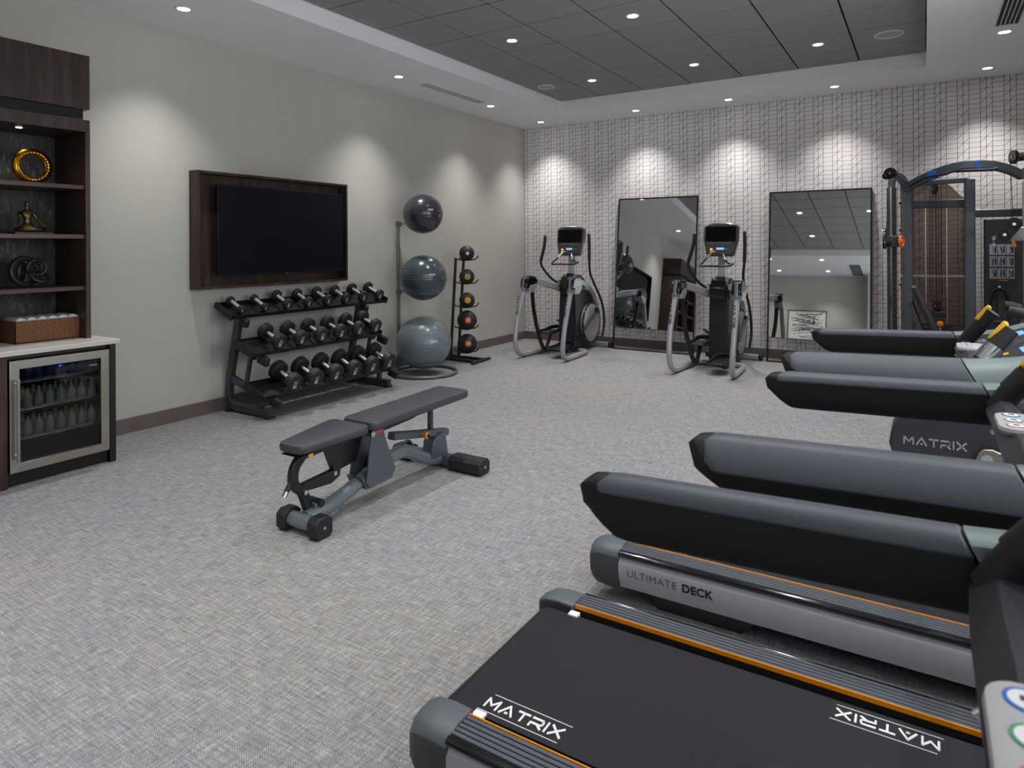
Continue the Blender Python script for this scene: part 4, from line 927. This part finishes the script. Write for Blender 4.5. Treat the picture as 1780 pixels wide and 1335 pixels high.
t = thing('bar_handle', 'black straight cable handle hanging beside the rope handle', 'cable handle', (5.98, -.4, .65))
m = MB(); m.cyl((5.96, -.42, .98), (5.96, -.42, .64), .008, seg=10); m.cyl((5.92, -.42, .63), (6.01, -.42, .63), .017, seg=14); m.build('grip', 'rubber', t)
# ------------------------------------------------------------------ incline bench in front of the cable machine
t = thing('incline_bench', 'black incline bench standing before the cable machine, backrest raised', 'bench', (5.4, -2.0, 0))
def tilt_pad(nm, p0, p1, wd, th):
    p0, p1 = Vector(p0), Vector(p1); d = (p1-p0); L = d.length; d.normalize(); yv = Vector((0, 1, 0)); nn_ = d.cross(yv)
    R = Matrix((yv, d, -nn_)).transposed(); R = R if R.determinant() > 0 else Matrix((-yv, d, -nn_)).transposed()
    return MB().pad((p0+p1)/2, L, wd, th, .03, R=R).build(nm, 'black_plastic', t)
tilt_pad('backrest_pad', (5.47, -2.0, .50), (5.24, -2.0, 1.08), .26, .055); tilt_pad('seat_pad', (5.90, -2.0, .48), (5.52, -2.0, .44), .28, .055)
MB().bar([(5.22, -2.0, .93), (5.35, -2.0, .50), (5.50, -2.0, .36)], .04, .05, up=(0, 1, 0)).build('backrest_frame', 'black_metal', t)
MB().prism([(5.20, .93), (5.225, .95), (5.34, .60), (5.30, .58)], 'y', -2.10, -1.90).build('frame_cover', 'dark_plastic', t)
MB().bar([(5.1, -2.0, .06), (5.45, -2.0, .30), (5.75, -2.0, .36), (6.0, -2.0, .06)], .06, .06, smooth=4, up=(0, 1, 0)).build('frame', 'graphite', t)
for x in (5.1, 6.0): MB().bar([(x, -2.28, .035), (x, -1.72, .035)], .07, .065).build('foot', 'graphite', t)
# ------------------------------------------------------------------ treadmills (local: x forward, origin at the deck's rear end)
def treadmill(loc, label):
    t = thing('treadmill', label, 'treadmill', loc, 'row of treadmills with charcoal handrails', world=False)
    # running belt wrapped over the rear roller
    m = MB(); sec = []
    R_ = .045; zc = .205-R_
    for k in range(9):
        a = PI/2+PI*k/8; sec.append((.075+math.cos(a)*R_*1.0, zc+math.sin(a)*R_))
    poly = [(1.68, .205)]+sec+[(1.68, .115)]
    inner = [(1.68, .199)]+[(.075+(x-.075)*.87, zc+(z-zc)*.87) for x, z in sec]+[(1.68, .121)]
    n_ = len(poly); ra = [m.ring([(p[0], y, p[1]) for p in poly]) for y in (-.279, .279)]; rb = [m.ring([(p[0], y, p[1]) for p in inner]) for y in (-.279, .279)]
    for i in range(n_-1):
        for q in ((ra[0][i], ra[0][i+1], ra[1][i+1], ra[1][i]), (rb[0][i], rb[1][i], rb[1][i+1], rb[0][i+1]), (ra[0][i], rb[0][i], rb[0][i+1], ra[0][i+1]), (ra[1][i], ra[1][i+1], rb[1][i+1], rb[1][i])): m.bm.faces.new(q)
    belt = m.build('running_belt', 'belt', t)
    m = MB(); logo(m, (.158, -.244, .2052), (1, 0, 0), (0, 1, 0), .232, .034, .13, rules=True); m.build('lettering', 'white', belt, flat=True)
    m = MB(); logo(m, (1.205, .243, .2052), (-1, 0, 0), (0, -1, 0), .232, .032, .13, rules=True); m.build('lettering', 'white', belt, flat=True)
    MB().box(.08, 1.66, -.30, .30, .13, .19).build('deck_board', 'black_matte', t)
    MB().box(.12, 1.75, -.39, .39, .085, .115).build('frame', 'black_metal', t)
    for s_ in (-1, 1):
        rail = MB().box(.155, 1.66, min(s_*.3125, s_*.392), max(s_*.3125, s_*.392), .190, .2165).build('foot_rail', 'black_matte', t)
        m = MB(); y = .3145
        for k in range(5): m.box(.155, 1.66, min(s_*y, s_*(y+.0118)), max(s_*y, s_*(y+.0118)), .205, .2225); y += .0158
        m.build('tread_rib', 'rail_grey', rail, bevel=.0015)
        MB().tube([(.155, s_*.399, .2085), (1.66, s_*.399, .2085)], .0125, seg=14).build('outer_edge', 'black_gloss', rail)
        m = MB(); m.box(.155, 1.66, min(s_*.3085, s_*.3125), max(s_*.3085, s_*.3125), .209, .2245); m.build('accent_strip', 'orange', rail, bevel=.0012)
        m = MB(); pr = [(.396, .198), (.404, .19), (.410, .17), (.408, .12), (.395, .075), (.37, .066), (.36, .075), (.36, .198)]
        m.skin([m.ring([(.155, s_*a, b) for a, b in pr]), m.ring([(1.80, s_*a, b) for a, b in pr])]); sp_ = m.build('side_panel', 'silver_side', t)
        # lettering on the outer side
        nrm = Vector((0, s_, 0)); rt = Vector((-s_*-1, 0, 0)) if s_ < 0 else Vector((-1, 0, 0))
        rt = Vector((1, 0, 0)) if s_ < 0 else Vector((-1, 0, 0))
        x0 = .19 if s_ < 0 else .55
        text('lettering', 'ULTIMATE', .043, 'rail_grey', sp_, ((rt, Vector((0, 0, 1)), nrm), Vector((x0, s_*.4095, .142))), bold=-.0006, align='LEFT', space=1.05)
        text('lettering', 'DECK', .043, 'black_matte', sp_, ((rt, Vector((0, 0, 1)), nrm), Vector((x0, s_*.4095, .142))+rt*.225), bold=.0012, align='LEFT', space=1.05)
        # rear end cap: rounded plastic corner
        m = MB(); rings = []
        for x, k, zt, zb in ((.014, .55, .185, .10), (.024, .8, .212, .075), (.05, .95, .226, .062), (.10, 1.0, .231, .058), (.158, 1.0, .229, .058)):
            yo = .392+(.018*k); yi = .292+(.02 if x < .02 else 0); yo = .30+(yo-.30)*k**.5
            rings.append(m.ring([(x, s_*yi, zb), (x, s_*yi, zt-.004), (x, s_*(yi+.012), zt), (x, s_*(yo-.05), zt), (x, s_*(yo-.018), zt-.008), (x, s_*yo, zt-.035), (x, s_*yo, zb+.04), (x, s_*(yo-.02), zb)]))
        m.skin(rings)
        for f in m.bm.faces:
            c_ = f.calc_center_median()
            if abs(c_.y) > .403 or c_.x < .010 or c_.z < .17: f.material_index = 1
        cap = m.build('end_cap', ['grey_plastic', 'dark_plastic'], t, bevel=.006, ang=50)
        MB().box(.150, .185, min(s_*.268, s_*.296), max(s_*.268, s_*.296), .196, .211).build('belt_guide', 'white', cap, bevel=.003)
        # handrail: black body with a slanted rounded tip, grey shell laid over the top and outer face
        def front(z): return max(0, 1.062-z)*.34 + max(0, 1.035-z)**2*7.5 + max(0, z-1.066)*1.4
        def rail_part(nm, secs, x0, x1, mt, grow=0., par=None, sgn=s_):
            m = MB(); ring_ = []; cy = sum(a for a, b in secs)/len(secs); cz = sum(b for a, b in secs)/len(secs)
            for x, lf, f_, k in ((x0, 0, 1, .80), (x0+.012, 0, 1, .96), (x0+.03, .001, 1, 1.0), (x1, .016, 0, 1.0)):
                ring_.append(m.ring([(x+(front(b) if f_ else (1.08-b)*.55), sgn*(cy+(a-cy)*k), cz+(b-cz)*k+lf) for a, b in secs]))
            m.skin(ring_); return m.build(nm, mt, par or t, bevel=.003, ang=42)
        shell = [(.3555, 1.046), (.3500, 1.050), (.3525, 1.064), (.366, 1.0755), (.388, 1.0755), (.403, 1.067), (.4285, 1.026), (.4315, 1.012), (.4235, 1.010), (.40, 1.03), (.38, 1.04)]
        body = [(.353, 1.052), (.3535, 1.030), (.354, 1.008), (.356, .990), (.361, .977), (.372, .970), (.400, .970), (.412, .978), (.420, .990), (.4265, 1.006), (.428, 1.018), (.402, 1.064), (.388, 1.072), (.367, 1.072), (.355, 1.062)]
        core = body
        hr = rail_part('handrail', body, .770, 1.30, 'rail_black'); rail_part('grey_shell', shell, .795, 1.30, 'rail_grey', par=hr)
        # silver continuation sweeping up to the mast
        shell2 = [(.3555, 1.020), (.3500, 1.024), (.3525, 1.064), (.366, 1.0755), (.388, 1.0755), (.403, 1.067), (.4285, 1.026), (.4315, .99), (.4235, .985), (.40, 1.0), (.38, 1.01)]
        m = MB(); rings = []
        for x, lf, ex in ((1.303, .016, 0), (1.38, .022, 0), (1.45, .034, .01), (1.54, .066, .03), (1.66, .13, .05), (1.80, .22, .06)):
            rings.append(m.ring([(x+((1.08-b)*.55), s_*a, b+lf-(ex if b < 1.02 else 0)) for a, b in shell2]))
        m.skin(rings); sv = m.build('silver_cover', 'silver_green', t, bevel=.002, ang=42)
        m = MB(); rings = []
        for x, lf, ex in ((1.303, .016, 0), (1.45, .02, .01), (1.60, .04, .05), (1.80, .15, .10)):
            rings.append(m.ring([(x+((1.08-b)*.55), s_*(.39+(a-.39)*.95), b+lf-.002-(ex if b < 1.0 else 0)) for a, b in core]))
        m.skin(rings); m.build('lower_cover', 'dark_plastic', sv, bevel=.002)
        m = MB(); m.box(1.335, 1.42, min(s_*.325, s_*.353), max(s_*.325, s_*.353), 1.035, 1.072); m.build('cover_step', 'silver_green', sv, bevel=.012)
        # mast down to the base
        MB().bar([(1.86, s_*.39, 1.25), (1.80, s_*.39, .95), (1.72, s_*.39, .50), (1.70, s_*.39, .10)], .06, .11, smooth=5, up=(0, 1, 0)).build('mast', 'graphite', t)
        # grip rising from the joint of handrail and crossbar
        m = MB(); m.tube([(1.335, s_*.340, 1.035), (1.36, s_*.332, 1.08), (1.395, s_*.322, 1.13), (1.435, s_*.312, 1.185)], .023, seg=14, smooth=4, ry=.027); gr = m.build('grip', 'rubber', t)
        MB().tube([(1.362, s_*.331, 1.085), (1.395, s_*.322, 1.13)], .0255, seg=14, ry=.029).build('pulse_plate', 'chrome' if s_ < 0 else 'rubber', gr)
        MB().pad((1.405, s_*.316, 1.178), .075, .030, .018, .01, R=Matrix.Rotation(-.93, 3, 'Y') @ Matrix.Rotation(PI/2, 3, 'Z')).build('toggle', 'yellow', gr)
        MB().prism([(.30, .0), (.62, .0), (.72, .10), (.24, .10)], 'y', *sorted((s_*.30, s_*.35))).build('support_foot', 'black_plastic', t)
    cb = MB().bar([(1.350, -.350, 1.03), (1.346, -.27, 1.035), (1.343, -.15, 1.05), (1.343, 0, 1.055), (1.343, .15, 1.05), (1.346, .27, 1.035), (1.350, .350, 1.03)], .078, .062, smooth=5, ch=.6).build('crossbar', 'neck_black', t)
    pod = MB().pad((1.353, -.030, 1.083), .155, .098, .016, .03).build('button_pod', 'lightgrey_panel', cb)
    for cc, yy in (('blue', .018), ('green', -.030), ('pink', -.078)):
        o_ = Vector((1.334, yy, 1.0912)); nb = Vector((0, 0, 1))
        b_ = MB().lathe([(.0165, 0), (.0165, .001), (.0135, .0012), (.0135, 0)], o_, nb, seg=24).build('button_ring', cc, pod)
        MB().lathe([(.0135, 0), (.0135, .0012), (.001, .0015)], o_, nb, seg=24).build('button', 'white', pod)
        MB().box(o_.x-.005, o_.x+.005, o_.y-.003, o_.y+.003, o_.z+.001, o_.z+.0022).build('symbol', 'dark_plastic', pod)
    for yy in (.07, -.13): MB().bar([(1.314, yy, 1.045), (1.303, yy, 1.036)], .010, .006, up=(0, 1, 0)).build('trigger', 'chrome', cb)
    MB().prism([(1.66, .10), (1.66, .215), (1.72, .30), (1.95, .33), (2.12, .26), (2.15, .10)], 'y', -.40, .40).build('motor_hood', 'grey_plastic', t, bevel=.02)
    MB().box(.35, 2.05, -.30, .30, .03, .085).build('under_frame', 'black_matte', t)

    MB().box(1.85, 2.1, -.37, .37, 0, .10).build('base_plate', 'black_metal', t, bevel=.004)
    # console
    R = Matrix.Rotation(-.38, 3, 'Y')
    def C(x, y, z): return R @ Vector((x, y, z))+Vector((1.52, 0, 1.125))
    m = MB(); m.skin([m.ring([C(a, b, -.05) for a, b in ((-.10, -.26), (.16, -.31), (.16, .31), (-.10, .26))]), m.ring([C(a, b, 0) for a, b in ((-.12, -.29), (.16, -.33), (.16, .33), (-.12, .29))])]); con = m.build('console', 'graphite', t, bevel=.012)
    def patch(nm, x0, x1, y0, y1, mt, h=.001):
        m = MB(); m.skin([m.ring([C(x0, y0, 0), C(x1, y0, 0), C(x1, y1, 0), C(x0, y1, 0)]), m.ring([C(x0, y0, h), C(x1, y0, h), C(x1, y1, h), C(x0, y1, h)])]); m.build(nm, mt, con, flat=True)
    for s_ in (-1, 1):
        patch('display', -.05, .0, s_*.19-.05, s_*.19+.05, 'screen_blue'); patch('key', -.03, .03, s_*.09-.02, s_*.09+.02, 'dark_plastic'); patch('speed_keys', .03, .055, s_*.19-.03, s_*.19+.03, 'led_orange'); patch('key_row', -.10, -.085, s_*.19-.02, s_*.19+.02, 'yellow')
    patch('keypad', -.05, .10, -.06, .06, 'dark_plastic')
    MB().tube([(1.80, -.38, 1.28), (1.86, -.30, 1.33), (1.88, 0, 1.34), (1.86, .30, 1.33), (1.80, .38, 1.28)], .035, seg=14, smooth=4).build('mast_bridge', 'silver_green', t)
    R2 = Matrix.Rotation(-1.25, 3, 'Y')
    def D(x, y, z): return R2 @ Vector((x, y, z))+Vector((1.84, 0, 1.50))
    m = MB(); m.skin([m.ring([D(a, b, -.05) for a, b in ((-.17, -.25), (.17, -.27), (.17, .27), (-.17, .25))]), m.ring([D(a, b, 0) for a, b in ((-.18, -.27), (.18, -.29), (.18, .29), (-.18, .27))])]); sc_ = m.build('screen_housing', 'black_plastic', t, bevel=.012)
    m = MB(); m.skin([m.ring([D(a, b, .0005) for a, b in ((-.14, -.24), (.14, -.24), (.14, .24), (-.14, .24))]), m.ring([D(a, b, .0025) for a, b in ((-.14, -.24), (.14, -.24), (.14, .24), (-.14, .24))])]); m.build('screen', 'screen', sc_, flat=True)
    return t
T1 = treadmill((4.143, -7.188, 0), 'treadmill in the lower right with its whole black running belt in view')
dup(T1, (4.115, -6.02, 0), 'treadmill whose silver side reads ULTIMATE DECK behind a charcoal handrail')
dup(T1, (4.057, -8.27, 0), 'nearest treadmill, only a handrail and big coloured buttons at the right edge')
# ------------------------------------------------------------------ exercise bike
t = thing('exercise_bike', 'dark exercise bike behind the treadmills, light MATRIX lettering on its shroud', 'exercise bike', (5.6, -4.2, 0))
YN = -4.32
MB().prism([(5.165, .15), (5.135, .25), (5.15, .34), (5.20, .45), (5.42, .56), (5.75, .55), (6.05, .42), (6.10, .25), (6.0, .09), (5.26, .06), (5.19, .09)], 'y', YN, -4.08).build('shroud', 'bike_shroud', t, bevel=.02)
m = MB(); logo(m, (5.215, YN-.001, .262), (1, 0, 0), (0, 0, 1), .31, .044, .13); m.build('lettering', 'logo_grey', t, flat=True)
cr = MB(); 
cr.prism([(5.60, .295), (5.575, .27), (5.565, .235), (5.58, .20), (5.61, .18), (5.65, .178), (5.80, .165), (5.81, .19), (5.80, .215), (5.68, .285), (5.64, .30)], 'y', YN-.045, YN-.02); cr = cr.build('crank_arm', 'steel_brushed', t, bevel=.006)
MB().cyl((5.615, YN-.046, .238), (5.615, YN-.05, .238), .028, seg=24).build('crank_badge', 'logo_grey', cr, bevel=.001)
MB().torus((5.80, YN-.06, .188), .022, .007, (0, 1, 0), seg=22).build('pedal_ring', 'orange', cr)
MB().box(5.74, 5.86, YN-.17, YN-.07, .175, .2).build('pedal', 'black_plastic', cr, bevel=.008)
MB().bar([(5.16, -4.50, .035), (5.16, -3.90, .035)], .06, .06).build('front_stabiliser', 'silver_paint', t); MB().bar([(6.15, -4.50, .035), (6.15, -3.90, .035)], .06, .06).build('rear_stabiliser', 'silver_paint', t)
MB().bar([(5.16, -4.2, .05), (6.15, -4.2, .05)], .08, .06).build('base_beam', 'graphite', t)
MB().bar([(5.55, -4.2, .50), (5.72, -4.2, .80), (5.86, -4.2, 1.08)], .06, .08, smooth=3, up=(0, 1, 0)).build('console_mast', 'graphite', t)
MB().tube([(5.72, -4.40, 1.08), (5.78, -4.42, 1.07), (5.84, -4.38, 1.04), (5.86, -4.2, 1.02), (5.84, -4.02, 1.04), (5.78, -3.98, 1.07), (5.72, -4.0, 1.08)], .03, seg=14, smooth=4).build('handlebar', 'rubber', t)
MB().prism([(5.80, 1.08), (5.86, 1.03), (5.95, 1.20), (5.89, 1.25)], 'y', -4.34, -4.06).build('console', 'black_plastic', t, bevel=.01)
MB().bar([(5.95, -4.2, .45), (6.02, -4.2, .80)], .06, .06, up=(0, 1, 0)).build('seat_post', 'silver_paint', t)
MB().pad((6.03, -4.2, .84), .28, .24, .07, .05, R=Matrix.Rotation(-PI/2, 3, 'Z'), taper=.6).build('seat', 'vinyl', t)
